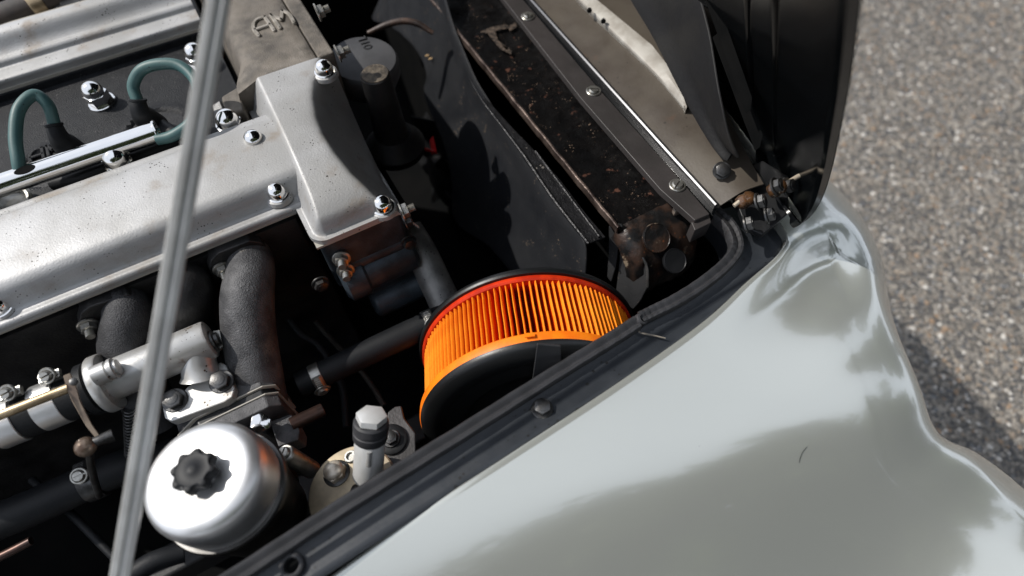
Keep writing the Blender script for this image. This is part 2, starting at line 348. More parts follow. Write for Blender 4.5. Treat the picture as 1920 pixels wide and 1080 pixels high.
# ================================================================ TREES standing round the car park (mirrored in the paint)
BARK = mat('bark', (.07, .055, .04), (.04, .03, .022), ns=6, rough=.85, bump=.5, bs=20)
LEAF = mat('foliage', (.045, .075, .022), (.075, .10, .03), ns=1.5, rough=.6)
def tree(x, y, h, w, label, seed, conifer=False):
    R = np.random.default_rng(seed); t = thing('tree', label, 'tree', (x, y, 0), 'trees ahead of the car')
    b = M(); b.tube([(x, y, -.1), (x + .1, y, h * .3), (x, y + .1, h * .6), (x, y, h * .92)], [h * .03, h * .024, h * .014, .03], 10)
    for k in range(14):
        z = h * R.uniform(.25, .8); a = R.uniform(0, 6.28); l = w * R.uniform(.5, .9) * (1.15 - z / h)
        b.tube([(x, y, z), (x + l * .5 * math.cos(a), y + l * .5 * math.sin(a), z + l * .25), (x + l * math.cos(a), y + l * math.sin(a), z + l * .4)], [h * .008, h * .005, .01], 6, 3)
    build('trunk', b, BARK, t)
    N = 11000; nc = 110
    zc = R.uniform(.22, 1, nc); ac = R.uniform(0, 6.28, nc)
    prof = (1.02 - zc) if conifer else np.sqrt(np.clip(1 - ((zc - .58) / .46) ** 2, .03, 1))
    rc = w * prof * R.uniform(.25, 1, nc)
    ctr = np.stack([x + rc * np.cos(ac), y + rc * np.sin(ac), zc * h], 1); rad = w * R.uniform(.16, .38, nc)
    ci = R.integers(0, nc, N); dr = R.normal(size=(N, 3)); dr /= np.linalg.norm(dr, axis=1)[:, None]
    P = ctr[ci] + dr * (rad[ci] * R.uniform(.35, 1, N) ** .6)[:, None] * np.array([1, 1, .75])
    P[:, 2] = P[:, 2].clip(h * .12)
    u = R.normal(size=(N, 3)); u /= np.linalg.norm(u, axis=1)[:, None]; v = np.cross(u, R.normal(size=(N, 3))); v /= np.linalg.norm(v, axis=1)[:, None]
    s = (R.uniform(.10, .24, N) * h / 8)[:, None]
    V = np.stack([P - u * s, P - v * s * .5, P + u * s, P + v * s * .5], 1).reshape(-1, 3) - np.array([x, y, h * .55])
    me = bpy.data.meshes.new('crown'); me.from_pydata(V.tolist(), [], [(4 * i, 4 * i + 1, 4 * i + 2, 4 * i + 3) for i in range(N)])
    put('crown', me, LEAF, t, (x, y, h * .55))
tree(12.0, 3.5, 8.5, 2.6, 'broad leafy tree mirrored in the nose of the wing', 1)
tree(13.5, -1.6, 10.5, 2.2, 'tall slim tree mirrored in the wing beside the crease', 2, True)
tree(11.0, -6.5, 8.0, 2.8, 'round leafy tree mirrored low in the headlamp bulge', 3)
tree(15.5, 8.5, 9.5, 3.2, 'wide leafy tree mirrored at the far edge of the nose', 4)
tree(6.5, -10.0, 13.5, 4.4, 'bushy tree mirrored along the outer slope of the wing', 5)
tree(1.0, -10.0, 14.0, 4.6, 'tall leafy tree mirrored at the bottom edge of the wing', 6)
tree(14.0, -11.0, 10.0, 3.0, 'tall leafy tree mirrored between the two lower ones', 8)
tree(-4.5, -10.0, 13.5, 4.6, 'broad tree mirrored at the very bottom of the wing', 9)

# ================================================================ THE CAR
car = thing('car', 'sage grey metallic classic car with its engine bay open', 'car', (0, .885, 0))

# edge of the bonnet opening, pixel and height
EDGE = [at(x, y, z) for x, y, z in [(60, 1450, .872), (330, 1262, .868), (591, 1080, .863), (786, 947, .859), (947, 847, .855), (1160, 711, .849), (1320, 598, .842), (1404, 521, .837),
        (1446, 485, .833), (1469, 460, .830), (1480, 434, .827)]]
EX = [p.x for p in EDGE]; EY = [p.y for p in EDGE]; EZ = [p.z for p in EDGE]
FRONT = [Vector((.592, .275, .822)), Vector((.612, .33, .815)), Vector((.632, .42, .81)), Vector((.645, .55, .81)), Vector((.65, .75, .81))]
SIL = [(1530, 205, .772), (1555, 270, .769), (1610, 325, .764), (1658, 408, .755), (1668, 470, .746), (1675, 540, .735), (1690, 615, .719), (1714, 690, .704), (1745, 782, .688), (1772, 815, .682), (1830, 832, .678), (1890, 870, .672), (1960, 930, .658), (2050, 1010, .638)]
SP = sorted([at(*s) for s in SIL], key=lambda p: p.y); SPY = [p.y for p in SP]; SPX = [p.x for p in SP]
def smooth_curve(xs, ys, lo, hi, sig, n=400):
    g = np.linspace(lo - 4 * sig, hi + 4 * sig, n); y = np.interp(g, xs, ys); dx = g[1] - g[0]; k = int(3 * sig / dx) + 1
    ker = np.exp(-.5 * (np.arange(-k, k + 1) * dx / sig) ** 2); ker /= ker.sum()
    return g, np.convolve(np.pad(y, k, mode='edge'), ker, mode='valid')
GE, EYS = smooth_curve(EX, EY, -.5, .9, .035); _, EZS = smooth_curve(EX + [.70, .82, .95], EZ + [.803, .775, .735], -.5, .9, .05)
GS, SXS = smooth_curve(SPY, SPX, -.9, .9, .020, 900); _, SZS = smooth_curve(SPY, [p.z for p in SP], -.9, .9, .020, 900)
GF, SXF = smooth_curve(SPY, SPX, -.9, .9, .009, 900)
def soft(d, w): return .5 * (d + math.sqrt(d * d + w * w))
def plateau(X, Y):
    e = float(np.interp(X, GE, EYS)); w = e - Y
    z = float(np.interp(X, GE, EZS)) - .035 * max(0, w)
    t = (.100 - .205 * min(X, .62)) - Y; z -= .60 * soft(t, .055 + .07 * ss(.40, -.15, X))                     # outer slope
    g = ss(.34, .60, X) * (1 - ss(-.135, -.045, X - float(np.interp(Y, GS, SXS)))); wg = .050 + .008 * ss(.5, .8, X); dd = w - wg; sg = .030 if dd < 0 else .062
    z -= (.016 + .012 * ss(.46, .66, X)) * g * math.exp(-(dd / sg) ** 2)                                        # groove beside the nose hump
    return z + .100 * math.exp(-((X - .60) / .26) ** 2 - ((Y + .325) / .120) ** 2)                              # headlamp bulge
def nose(Y):
    bl = ss(.08, .0, Y); xn = float(np.interp(Y, GS, SXS)) * (1 - bl) + bl * float(np.interp(Y, GF, SXF))
    return xn, xn - .066, float(np.interp(Y, GS, SZS))
def wing_z(X, Y):
    xn, xc, zo = nose(Y)
    def z1(x):
        a = min(x, xc) - xc + .14; return plateau(x, Y) - .62 * max(0, a) ** 2 - .174 * max(0, x - xc)
    sl = max(.12, (z1(xn) - zo) / soft(xn - xc, .012)) if X > xc - .1 else 0
    return z1(X) - sl * soft(X - xc, .012) - 3.0 * soft(X - xn - .010, .020)
def wing():
    P = catmull(EDGE + FRONT, 14)
    SO = [Vector((p.x + .075, p.y, 0)) for p in SP]
    OUT = [Vector(p) for p in ((-.62, -.85, 0), (-.2, -.85, 0), (.2, -.85, 0), (.45, -.80, 0), (.62, -.62, 0))] + SO + [Vector((1.03, .50, 0)), Vector((1.06, .85, 0))]
    Q = catmull(OUT, 20); n = len(P); T = 150
    def arc(c):
        a = [0]
        for i in range(1, len(c)): a.append(a[-1] + (c[i] - c[i - 1]).length)
        return a
    LQ = arc(Q); LP = arc(P)
    # which opening point looks at which outer point: (fraction of the opening edge, fraction of the outer rim)
    ks = [0, .35, .55, .66, .72, .765, .80, .84, 1]; kq = [0, .26, .36, .46, .58, .70, .78, .84, 1]
    rows = []
    for i in range(n):
        q = float(np.interp(LP[i] / LP[-1], ks, kq)) * LQ[-1]
        a = min(int(np.searchsorted(LQ, q)), len(Q) - 1); a = max(a, 1); o = Q[a - 1].lerp(Q[a], (q - LQ[a - 1]) / max(1e-9, LQ[a] - LQ[a - 1]))
        z0 = wing_z(P[i].x, P[i].y); di = Vector((o.x - P[i].x, o.y - P[i].y, 0)).normalized()
        row = [Vector((P[i].x, P[i].y, z0 - .022)), Vector((P[i].x, P[i].y, z0 - .005)), Vector((P[i].x, P[i].y, z0 - .0022)) + di * .0008]
        for k in range(T):
            t = k / (T - 1); p = P[i].lerp(o, t) + di * .003 * (1 - t); row.append(Vector((p.x, p.y, wing_z(p.x, p.y))))
        rows.append(row)
    b = M(); b.grid(rows); return build('front_wing', b, PAINT, car, sharp=60)
WING = wing(); WING['label'] = 'glossy sage grey wing panel with a crease beside the nose'

def atY(x, y, Y):
    w = RW.transposed() @ Vector((x - 960, y - 540, FPX)); return CAM + w * (Y / w.y)
def atX(x, y, X):
    w = RW.transposed() @ Vector((x - 960, y - 540, FPX)); return CAM + w * (X / w.x)
def onplane(x, y, p, nrm):
    w = RW.transposed() @ Vector((x - 960, y - 540, FPX)); nrm = Vector(nrm); return CAM + w * ((Vector(p) - CAM).dot(nrm) / w.dot(nrm))
def resample(pts, n):
    a = [0]
    for i in range(1, len(pts)): a.append(a[-1] + (pts[i] - pts[i - 1]).length)
    out = []
    for k in range(n):
        q = a[-1] * k / (n - 1); i = max(1, min(len(pts) - 1, int(np.searchsorted(a, q)))); out.append(pts[i - 1].lerp(pts[i], (q - a[i - 1]) / max(1e-9, a[i] - a[i - 1])))
    return out
DN = Vector((0, 0, -1))

# ---- channel round the opening, its rubber seal and fixings
def chz(x): return float(np.interp(x, GE, EZS)) - .019
def channel():
    inner = [(-40, 1400), (150, 1275), (450, 1079), (860, 813), (1198, 594), (1330, 513), (1378, 470), (1393, 440), (1385, 410), (1368, 388), (1350, 372)]
    outer = [(60, 1450), (330, 1262), (591, 1080), (947, 847), (1250, 648), (1404, 521), (1452, 480), (1476, 445), (1485, 420), (1478, 380), (1450, 330)]
    I = [at(x, y, .838) for x, y in inner]; O = [at(x, y, .838) for x, y in outer]
    rows = []
    for a, b in zip(catmull(I, 8), catmull(O, 8)):
        za = chz(a.x); zb = chz(b.x)
        r = [Vector((a.x, a.y + .008, za - .06)), Vector((a.x, a.y + .008, za - .006)), Vector((a.x, a.y + .005, za - .001))]
        for t in (0, .25, .5, .75, .92, 1.0): p = a.lerp(b, t); r.append(Vector((p.x, p.y, za + (zb - za) * t - .004 * math.sin(math.pi * min(1, t * 1.0)) )))
        r.append(Vector((b.x, b.y - .006, zb - .004))); rows.append(r)
    b = M(); b.solid(rows, (0, 0, -.002)); return build('opening_channel', b, FLANGE, car, sharp=50)
CH = channel()
SEAL_A = [(-40, 1402), (150, 1277), (450, 1080), (640, 953), (860, 813), (1050, 690), (1150, 627), (1199, 594)]
SEAL_B = [(1206, 586), (1235, 571), (1275, 550), (1330, 513), (1374, 474), (1392, 444), (1388, 418), (1374, 396), (1352, 376)]
SEC = [(-.0085, -.006), (.0085, -.006), (.0092, .001), (.0075, .0050), (.0045, .0058), (.0020, .0030), (.0002, .0034), (-.0025, .0070), (-.0060, .0078), (-.0085, .0050)]
def seal(px, lift, nm, sc_=None):
    P = catmull([at(x, y, .848) for x, y in px], 10)
    for i, p in enumerate(P): p.z = chz(p.x) + .006 + lift + .0006 * math.sin(i * 1.7) + .0006 * noise.noise(p * 30)
    b = M(); k = [float(np.interp(i / (len(P) - 1), [0, .5, .8, 1], sc_)) for i in range(len(P))] if sc_ else None
    b.sweep(P, SEC, scale=k); return build('rubber_seal', b, RUBBER, car, sharp=50)
seal(SEAL_A, 0, 'a'); sb = seal(SEAL_B, .001, 'b', [.92, 1.0, 1.25, 1.35])
sb['label'] = 'short rubber seal bent round the front corner of the opening'
e = at(1203, 590, .846); h = M(); h.lathe((e.x, e.y, chz(e.x) + .004), (.35, -.25, .9), [(.0085, 0), (.0085, .005), (.0075, .008), (.005, .009), (.0042, .005), (.0042, .002), (0, .002)], 20)
build('seal_clip', h, RUBBER, sb)
p = at(1017, 762, .838); p.z = chz(p.x) - .004; put('bolt', BOLT, STEEL, CH, p)
p = at(548, 1061, .845); p.z = chz(p.x) - .004
g = M(); g.lathe(p, (0, 0, 1), [(.0118, 0), (.0125, .004), (.0118, .0075), (.0098, .0085), (.0078, .0075), (.0072, .004), (.0072, .001), (0, .001)], 36); gr = build('grommet', g, RUBBER, CH)
h = M(); h.lathe(p + Vector((0, 0, .0012)), (0, 0, 1), [(.0068, 0), (.0068, .0006)], 24); build('hole', h, DEEP, gr)
# a thin hair-like scratch of old sealant across the channel under the joint of the seal
h = M(); h.tube([at(1200, 604, .829), at(1198, 622, .828), at(1222, 628, .828), at(1248, 634, .830)], [.0008, .0011, .0012, .0008], 6, 4); o = build('sealant_run', h, mat('dull_sealant', (.16, .14, .115), rough=.6), CH)
# inner wing wall and bay floor
rows = []
for x, y in [(-40, 1400), (150, 1275), (450, 1079), (860, 813), (1198, 594), (1330, 513), (1390, 440)]:
    a = at(x, y, .838); rows.append([Vector((a.x, a.y - .002, chz(a.x) - .045)), Vector((a.x, a.y - .02, .60)), Vector((a.x, a.y - .02, .25))])
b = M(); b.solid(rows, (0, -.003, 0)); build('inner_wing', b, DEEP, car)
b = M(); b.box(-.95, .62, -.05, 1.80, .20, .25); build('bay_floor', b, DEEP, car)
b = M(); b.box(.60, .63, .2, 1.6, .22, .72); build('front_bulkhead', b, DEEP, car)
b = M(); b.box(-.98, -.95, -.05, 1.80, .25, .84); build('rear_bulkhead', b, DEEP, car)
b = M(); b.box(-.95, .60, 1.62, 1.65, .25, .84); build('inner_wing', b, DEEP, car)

# ---- crossmember over the radiator: brown bar with slotted screws, black channel, bright trim
def strip(name, px, z, th, m, parent, bev=.001, dz=None):
    P = [at(x, y, zz) for x, y, zz in [(q[0], q[1], z if len(q) < 3 else q[2]) for q in px]]
    b = M(); b.prism(P, (0, 0, -th)); return build(name, b, m, parent, bevel=bev)
CM = strip('crossmember_bar', [(740, -262), (945, 0), (1090, 185), (1238, 355), (1303, 413), (1331, 401), (1260, 318), (1130, 174), (982, 0), (790, -262)], .851, .012, STRIP, car, .0012)
strip('bar_end', [(1296, 416), (1303, 432), (1334, 417), (1331, 402), (1303, 414)], .845, .03, STRIP, CM, .0015)
strip('channel_gutter', [(790, -262), (982, 0), (1130, 174), (1260, 318), (1338, 406), (1344, 386), (1262, 296), (1133, 152), (996, 0), (815, -262)], .843, .01, BLACKGLOSS, CM, .001)
tr = M(); tr.sweep([at(815, -262, .853), at(997, 0, .853), at(1134, 152, .853), at(1263, 295, .853), at(1344, 384, .851)], [(-.0035, -.012), (.0035, -.012), (.0035, .001), (.0015, .0028), (-.0015, .0028), (-.0035, .001)])
build('bright_trim', tr, mat('dark_bright_trim', (.16, .16, .165), rough=.3, metal=.9), CM)
for i, (x, y) in enumerate([(868, -118), (990, 31), (1113, 171), (1270, 348)]):
    put('screw', SCREW, ZINC, CM, at(x, y, .8513), Quaternion((0, 0, 1), (.3, 1.0, -.6, .45)[i]))
# ---- olive panel between crossmember and bonnet, pale ridge along it
def panel():
    Lp = [(815, -262), (997, 0), (1134, 152), (1263, 295), (1346, 388)]; Rp = [(1060, -262), (1235, 0), (1330, 140), (1400, 290), (1432, 345)]
    Lc = resample([at(x, y, .846) for x, y in Lp], 24); Rc = resample([at(x, y, .862) for x, y in Rp], 24)
    rows = [[a.lerp(b_, t) + Vector((0, 0, .008 * math.sin(math.pi * t) + .0012 * noise.noise(Vector((i * .7, t * 3, 0))))) for t in np.linspace(0, 1, 10)] for i, (a, b_) in enumerate(zip(Lc, Rc))]
    b = M(); b.solid(rows, (0, 0, -.003)); return build('nose_inner_panel', b, PANEL, car)
PN = panel()
rg = []
for (x0, y0), (x1, y1) in zip([(905, -240), (1000, -110), (1088, 0), (1134, 44), (1193, 100), (1235, 142), (1268, 180), (1286, 202)], [(940, -240), (1036, -110), (1120, 0), (1160, 33), (1223, 85), (1256, 128), (1277, 170), (1288, 200)]):
    a = at(x0, y0, .868); c = at(x1, y1, .875); rg.append([a + Vector((0, 0, -.008)), a, a.lerp(c, .5) + Vector((0, 0, .003)), c, c + Vector((0, 0, -.012))])
b = M(); b.solid(rg, (0, 0, -.004)); build('folded_ridge', b, PALE, PN)
for x, y in [(1105, 22), (1131, 42)]:
    h = M(); q = at(x, y, .872); h.lathe(q, (0, 0, 1), [(.004, 0), (.0045, .003), (.003, .006), (0, .007)], 10); build('clip_peg', h, DEEP, PN)
q = at(1353, 320, .868); put('bolt', BOLT, BLACK, PN, q, rotz((-.4, -.4, .8)))

# ---- bonnet hinge on the near side: greasy pivots, pale link ends, dark bolts
HG = M(); HG.prism([at(1362, 330, .84), at(1430, 300, .86), at(1480, 330, .86), at(1478, 400, .845), at(1430, 440, .836), at(1398, 425, .836)], (0, 0, -.01))
HGO = build('bonnet_hinge', HG, BLACK, car, bevel=.002)
for (x, y, z) in [(1407, 360, .875), (1466, 338, .885)]:
    h = M(); q = at(x, y, z); h.lathe(q - Vector((.012, 0, .018)), (.5, -.3, .8), [(.009, 0), (.0105, .006), (.009, .012), (.0105, .016), (.008, .021), (.004, .024), (0, .0245)], 16); build('greasy_pivot', h, GREASE, HGO)
for a, c in [((1376, 386, .862), (1408, 366, .872)), ((1474, 344, .878), (1522, 320, .885))]:
    h = M(); h.tube([at(*a), at((a[0] + c[0]) / 2, (a[1] + c[1]) / 2 - 2, (a[2] + c[2]) / 2), at(*c)], [.0030, .0034, .0028], 10, 6); build('link_end', h, mat('pale_link', (.5, .43, .34), rough=.5, metal=.4), HGO)
for x, y, z, a in [(1420, 379, .87, (.5, -.5, .6)), (1436, 404, .862, (.6, -.5, .5)), (1396, 421, .855, (.7, -.5, .5)), (1452, 350, .88, (.4, -.5, .7)), (1474, 350, .874, (.3, -.6, .7))]:
    put('bolt', BOLT, BLACK, HGO, at(x, y, z), rotz(a))

# ---- headlamp at the outer end of the wing
def on_wing(x, y, lift=0.):
    w = RW.transposed() @ Vector((x - 960, y - 540, FPX)); w.normalize()
    for k in np.linspace(.5, 1.4, 900):
        p = CAM + w * float(k)
        if p.z < wing_z(p.x, p.y) + lift: break
    p.x = min(p.x, nose(p.y)[0] + .008); p.z = wing_z(p.x, p.y) + lift; return p          # stay on the panel
b = M(); b.tube([on_wing(x, y, .001) for x, y in [(1834, 836), (1852, 851), (1876, 873), (1903, 900), (1930, 928), (1965, 965)]], .0032, 10, 6); build('headlamp_gasket', b, BLACK, car)
b = M(); b.tube([on_wing(x, y, .0008) for x, y in [(1498, 868), (1501, 856), (1506, 846), (1513, 838)]], .0002, 6, 4); build('hair', b, DEEP, WING)

# ================================================================ THE BONNET, hinged at the nose and standing open
bonnet = thing('bonnet', 'black underside of the raised front-hinged bonnet', 'bonnet', (.58, .885, .84))
HE = [atY(*e) for e in [(1481, 421, .2400), (1488, 427, .2390), (1500, 421, .2385), (1516, 402, .238), (1531, 371, .237), (1545, 320, .235), (1556, 262, .232), (1570, 180, .226), (1580, 95, .220), (1588, 0, .214), (1593, -100, .207)]]
HE += [Vector((.10, .175, 1.62)), Vector((-.06, .16, 1.84))]
def hood_x(i, Y, hx):
    t = min(1, abs(Y - .885) / .65); return hx + (.085 * (1 - t * t) if i >= 0 else 0)
def hood():
    C = catmull(HE, 6); Ys = [0, .004, .012, .03, .06, .1, .16, .24, .34, .46, .58, .70]
    inn = []; out = []
    for i, p in enumerate(C):
        full = [p.y + d for d in Ys if p.y + d < .885] + [.885]; yy = full + [1.77 - y for y in full[::-1][1:]]
        n = 25; g = np.interp(np.linspace(0, 1, n), np.linspace(0, 1, len(yy)), yy)
        g = np.concatenate([p.y + np.array([0, .003, .008, .02, .05, .10, .16]), np.linspace(p.y + .22, 1.77 - p.y - .22, 14), 1.77 - p.y - np.array([.16, .10, .05, .02, .008, .003, 0])])
        k = min(1, i / 14); r = []; q = []
        for y in g:
            t = abs(y - .885) / (.885 - p.y); bow = .075 * (1 - t ** 2) * (.55 + .45 * k); lip = .008 * math.exp(-((1 - t) * .65 / .006) ** 2)
            r.append(Vector((p.x + bow + .008 - lip, y, p.z + .20 * bow * (1 - k))))
            q.append(Vector((p.x + bow + .011, y, p.z + .20 * bow * (1 - k) + .003)))
        inn.append(r); out.append(q)
    b = M(); n = len(inn[0]); m = len(inn); N = n * m
    v = [p for r in inn for p in r] + [p for r in out for p in r]
    f = [(i * n + k, i * n + k + 1, (i + 1) * n + k + 1, (i + 1) * n + k) for i in range(m - 1) for k in range(n - 1)]
    rim = [k for k in range(n)] + [i * n + n - 1 for i in range(1, m)] + [(m - 1) * n + k for k in range(n - 2, -1, -1)] + [i * n for i in range(m - 2, 0, -1)]
    f += [(rim[i], rim[(i + 1) % len(rim)], rim[(i + 1) % len(rim)] + N, rim[i] + N) for i in range(len(rim))]
    b.add(v, f); build('inner_skin', b, BLACKGLOSS, bonnet, sharp=50)
    o = M(); o.grid([[p + Vector((.0015, 0, .0008)) for p in r] for r in out]); build('outer_skin', o, PAINT, bonnet, sharp=50)
    return inn, C
INN, HC = hood()
rib_px = [[(1404, -60), (1408, 60), (1416, 180), (1424, 270), (1428, 312)], [(1458, -60), (1459, 60), (1459, 180), (1459, 270), (1457, 308)]]
for r in rib_px:
    pts = []
    for i, (x, y) in enumerate(r):
        # meet the inner skin: march along the view ray
        w = (RW.transposed() @ Vector((x - 960, y - 540, FPX))).normalized(); best = None
        for s in np.linspace(.3, 1.2, 500):
            p = CAM + w * float(s); zs = [c.z for c in HC]
            if p.z < .84 or p.z > 1.8: continue
            hx = float(np.interp(p.z, zs[3:], [c.x for c in HC][3:])); t = abs(p.y - .885) / .65; X = hx + .075 * max(0, 1 - t * t) * .9 + .016
            if p.x >= X: best = p; break
        if best: pts.append(best)
    if len(pts) > 2:
        b = M(); b.tube(pts, .0075, 12, 6); build('stiffening_rib', b, BLACKGLOSS, bonnet)
FL = [(1150, -60, .905), (1176, 0, .90), (1213, 53, .895), (1241, 110, .89), (1278, 183, .885), (1303, 228, .882), (1323, 261, .88), (1347, 297, .877), (1364, 307, .876)]
FR = [(1300, -60, 1.01), (1313, 0, 1.0), (1330, 60, .985), (1338, 110, .97), (1346, 170, .955), (1354, 210, .94), (1362, 250, .925), (1374, 285, .91), (1384, 304, .90)]
rows = []
for a, c in zip([at(*q) for q in FL], [at(*q) for q in FR]):
    rows.append([a.lerp(c, t) + Vector((.02, .02, 0)) * math.sin(math.pi * t) * (.6 if t < .5 else .4) + Vector((0, 0, .004 * noise.noise(a * 25 + Vector((t * 4, 0, 0))))) for t in np.linspace(0, 1, 9)])
b = M(); b.solid(rows, (.006, .002, .002)); fl = build('inner_frame', b, mat('dusty_black_frame', (.0085, .0085, .0095), (.014, .0135, .013), ns=14, rough=.6, bump=.5, bs=120, spec=.25), bonnet, sub=1)
b = M(); b.prism([at(1335, 70, .985), at(1345, 66, .985), at(1420, 260, .93), at(1415, 285, .92)], (.008, 0, .004)); build('frame_brace', b, DEEP, bonnet, bevel=.001)
b = M(); b.prism([at(1300, -60, 1.03), at(1312, -60, 1.03), at(1400, 190, .97), at(1398, 215, .96)], (.008, 0, .004)); build('frame_brace', b, DEEP, bonnet, bevel=.001)

# ================================================================ STAY ROD propping the bonnet, close to the lens
rod = thing('bonnet_stay', 'out of focus steel bonnet stay rod crossing the left of the bay', 'rod', at(205, 1190, .94))
pa, pb = at(225, 1080, .93), at(410, 0, 1.235)
pa, pb = pa.lerp(pb, -.12), pa.lerp(pb, 1.15)
dirv = (pb - pa).normalized(); pb2 = pb + dirv * .25
b = M(); up = (CAM - (pa + pb) / 2).normalized()
b.sweep([pa, pa.lerp(pb, .5), pb, pb2], [(-.0072, -.0035), (.0072, -.0035), (.0080, 0), (.0072, .0032), (.0028, .0040), (.0012, .0024), (-.0012, .0024), (-.0028, .0040), (-.0072, .0032), (-.0080, 0)], up)
build('rod', b, mat('worn_steel_rod', (.60, .60, .58), (.48, .475, .455), ns=20, rough=.36, metal=.35), rod)
b = M(); b.cyl(pa - dirv * .012, pa + dirv * .02, .012, bev=.002); build('pivot_sleeve', b, STEEL, rod)

# ================================================================ THE ENGINE
engine = thing('engine', 'dirty straight twin-cam engine with silver cam covers and black valley', 'engine', (-.2, .885, .25))
# ---- cylinder head block under the covers
b = M(); b.box(-.66, -.004, .594, 1.20, .42, .852); HEAD = build('cylinder_head', b, DARKCAST, engine, bevel=.004)
# ---- long cam covers: a profile swept along the engine
def sweepX(b, prof, x0, x1, n=40):
    xs = np.linspace(x0, x1, n)
    rows = [[Vector((float(x), y, z)) for y, z in prof] for x in xs]; b.grid(rows)
    b.add([Vector((x0, y, z)) for y, z in prof], [tuple(range(len(prof)))]); b.add([Vector((x1, y, z)) for y, z in prof], [tuple(range(len(prof)))])
def spl(pts, n=6): return [(p.x, p.y) for p in catmull([Vector((y, z, 0)) for y, z in pts], n)]
NEARP = [(.5825, .858)] + spl([(.5825, .860), (.5815, .866), (.585, .8695), (.592, .8690), (.5975, .8705), (.602, .878), (.606, .890), (.613, .8975), (.626, .9012), (.66, .9028), (.70, .9018), (.722, .8995), (.728, .8965), (.731, .8935), (.736, .8925), (.743, .8920), (.7465, .889), (.747, .880)]) + [(.747, .858)]
def box_z(X, Y):
    x0, x1, y0, y1 = -.004, .138, .512, .800
    arcY = [.505, .519, .534, .573, .616, .653, .682, .718, .749, .766, .80]; arcX = [.114, .104, .093, .080, .073, .071, .074, .083, .096, .107, .128]
    ztop = .9165 - (.80 - Y) * .080 + .004 * math.sin(math.pi * (Y - y0) / (y1 - y0))
    ztop -= .5 * soft(.545 - Y, .018)
    d = X - float(np.interp(Y, arcY, arcX)); z = max(.775, ztop - 2.1 * soft(d, .0035))  # front scoop shaped to go dark in place of a cast shadow
    r = .022; qx = max(0, r - (X - x0)); qy = max(0, r - (Y - y0)); de = r - math.hypot(qx, qy) if qx or qy else min(X - x0, Y - y0)     # distance in from the rounded outline
    wall = .866 + 2.3 * max(0, de - .0075)
    k = .010; h = max(0, min(1, .5 + .5 * (wall - z) / k)); z = wall * (1 - h) + z * h - k * h * (1 - h)         # smooth minimum
    return z, de
def front_box(b):
    nx, ny = 84, 124; xs = np.linspace(-.004, .138, nx); ys = np.linspace(.512, .7938, ny); rows = []
    for X in xs:
        r = []
        for Y in ys:
            x, y = float(X), float(Y); z, de = box_z(x, y)
            if de < 0:                                        # pull corner points on to the rounded outline
                cx = max(x, .018); cy = max(y, .534); v = Vector((x - cx, y - cy))
                if v.length > .022: v = v.normalized() * .022; x, y = cx + v.x, cy + v.y
                z = .866
            r.append(Vector((x, y, z)))
        rows.append(r)
    b.grid(rows)
    rim = [r[0] for r in rows] + rows[-1][1:] + [r[-1] for r in rows[::-1]][1:] + rows[0][::-1][1:-1]
    n = len(rim); b.add(rim + [Vector((p.x, p.y, min(.8575, p.z - .006))) for p in rim], [(i, (i + 1) % n, (i + 1) % n + n, i + n) for i in range(n)])
b = M(); sweepX(b, NEARP, -.66, .03); front_box(b); CC = build('cam_cover', b, ALU, engine, sharp=55)
CC['label'] = 'near cam cover with wide box-shaped front end'
FARP = [(1.026, .868)] + spl([(1.026, .872), (1.0255, .879), (1.029, .8825), (1.042, .8840), (1.052, .8850), (1.0555, .8905), (1.060, .8935), (1.066, .8945), (1.074, .900), (1.084, .912), (1.092, .9165), (1.102, .917), (1.112, .913), (1.120, .900), (1.124, .884)]) + [(1.124, .868)]
b = M(); sweepX(b, FARP, -.66, -.010); FC = build('cam_cover', b, ALU, engine, sharp=55); FC['label'] = 'far cam cover at the top left corner'
# joint lines under the covers
b = M(); b.box(-.66, -.006, .584, .750, .8535, .8575); b.box(-.002, .118, .5135, .530, .8535, .8572); b.box(-.002, .05, .53, .79, .8535, .8572); build('cover_gasket', b, mat('pale_gasket_edge', (.34, .32, .28), rough=.6), engine)
b = M(); b.box(-.66, -.012, 1.0235, 1.2, .8640, .8685); build('cover_gasket', b, MATS['pale_gasket_edge'], engine)
# ---- black crackle valley between the covers
rows = []
for x in np.linspace(-.66, -.004, 90):
    r = []
    for y in np.linspace(.742, 1.032, 40):
        z = .853 + .0008 * noise.noise(Vector((x * 14, y * 14, 0)))
        for cx in (-.135, -.285, -.435, -.585):
            d = math.hypot((x - cx) / 1.0, (y - .842) / .9); z -= .012 * (1 - ss(.032, .044, d)); z += .003 * math.exp(-((d - .047) / .006) ** 2)
        r.append(Vector((float(x), float(y), z)))
    rows.append(r)
b = M(); b.solid(rows, (0, 0, -.03)); VAL = build('spark_plug_valley', b, CRINKLE, engine)
b = M(); b.box(-.66, -.006, 1.020, 1.0275, .80, .8640); build('valley_edge', b, CRINKLE, engine, bevel=.001)
def stroke(b, o, ux, uy, un, pts, w, h):
    """a raised letter stroke: rounded bar along 2-D points on the plane o, ux, uy"""
    P = [o + ux * x + uy * y for x, y in pts]; b.sweep(P, [(-w / 2, -h), (w / 2, -h), (w / 2, h * .6), (w * .3, h), (-w * .3, h), (-w / 2, h * .6)], un)
    for p in (P[0], P[-1]): b.lathe(p - un * h, un, [(w / 2, 0), (w / 2, 1.6 * h), (w * .3, 2 * h)], 14)
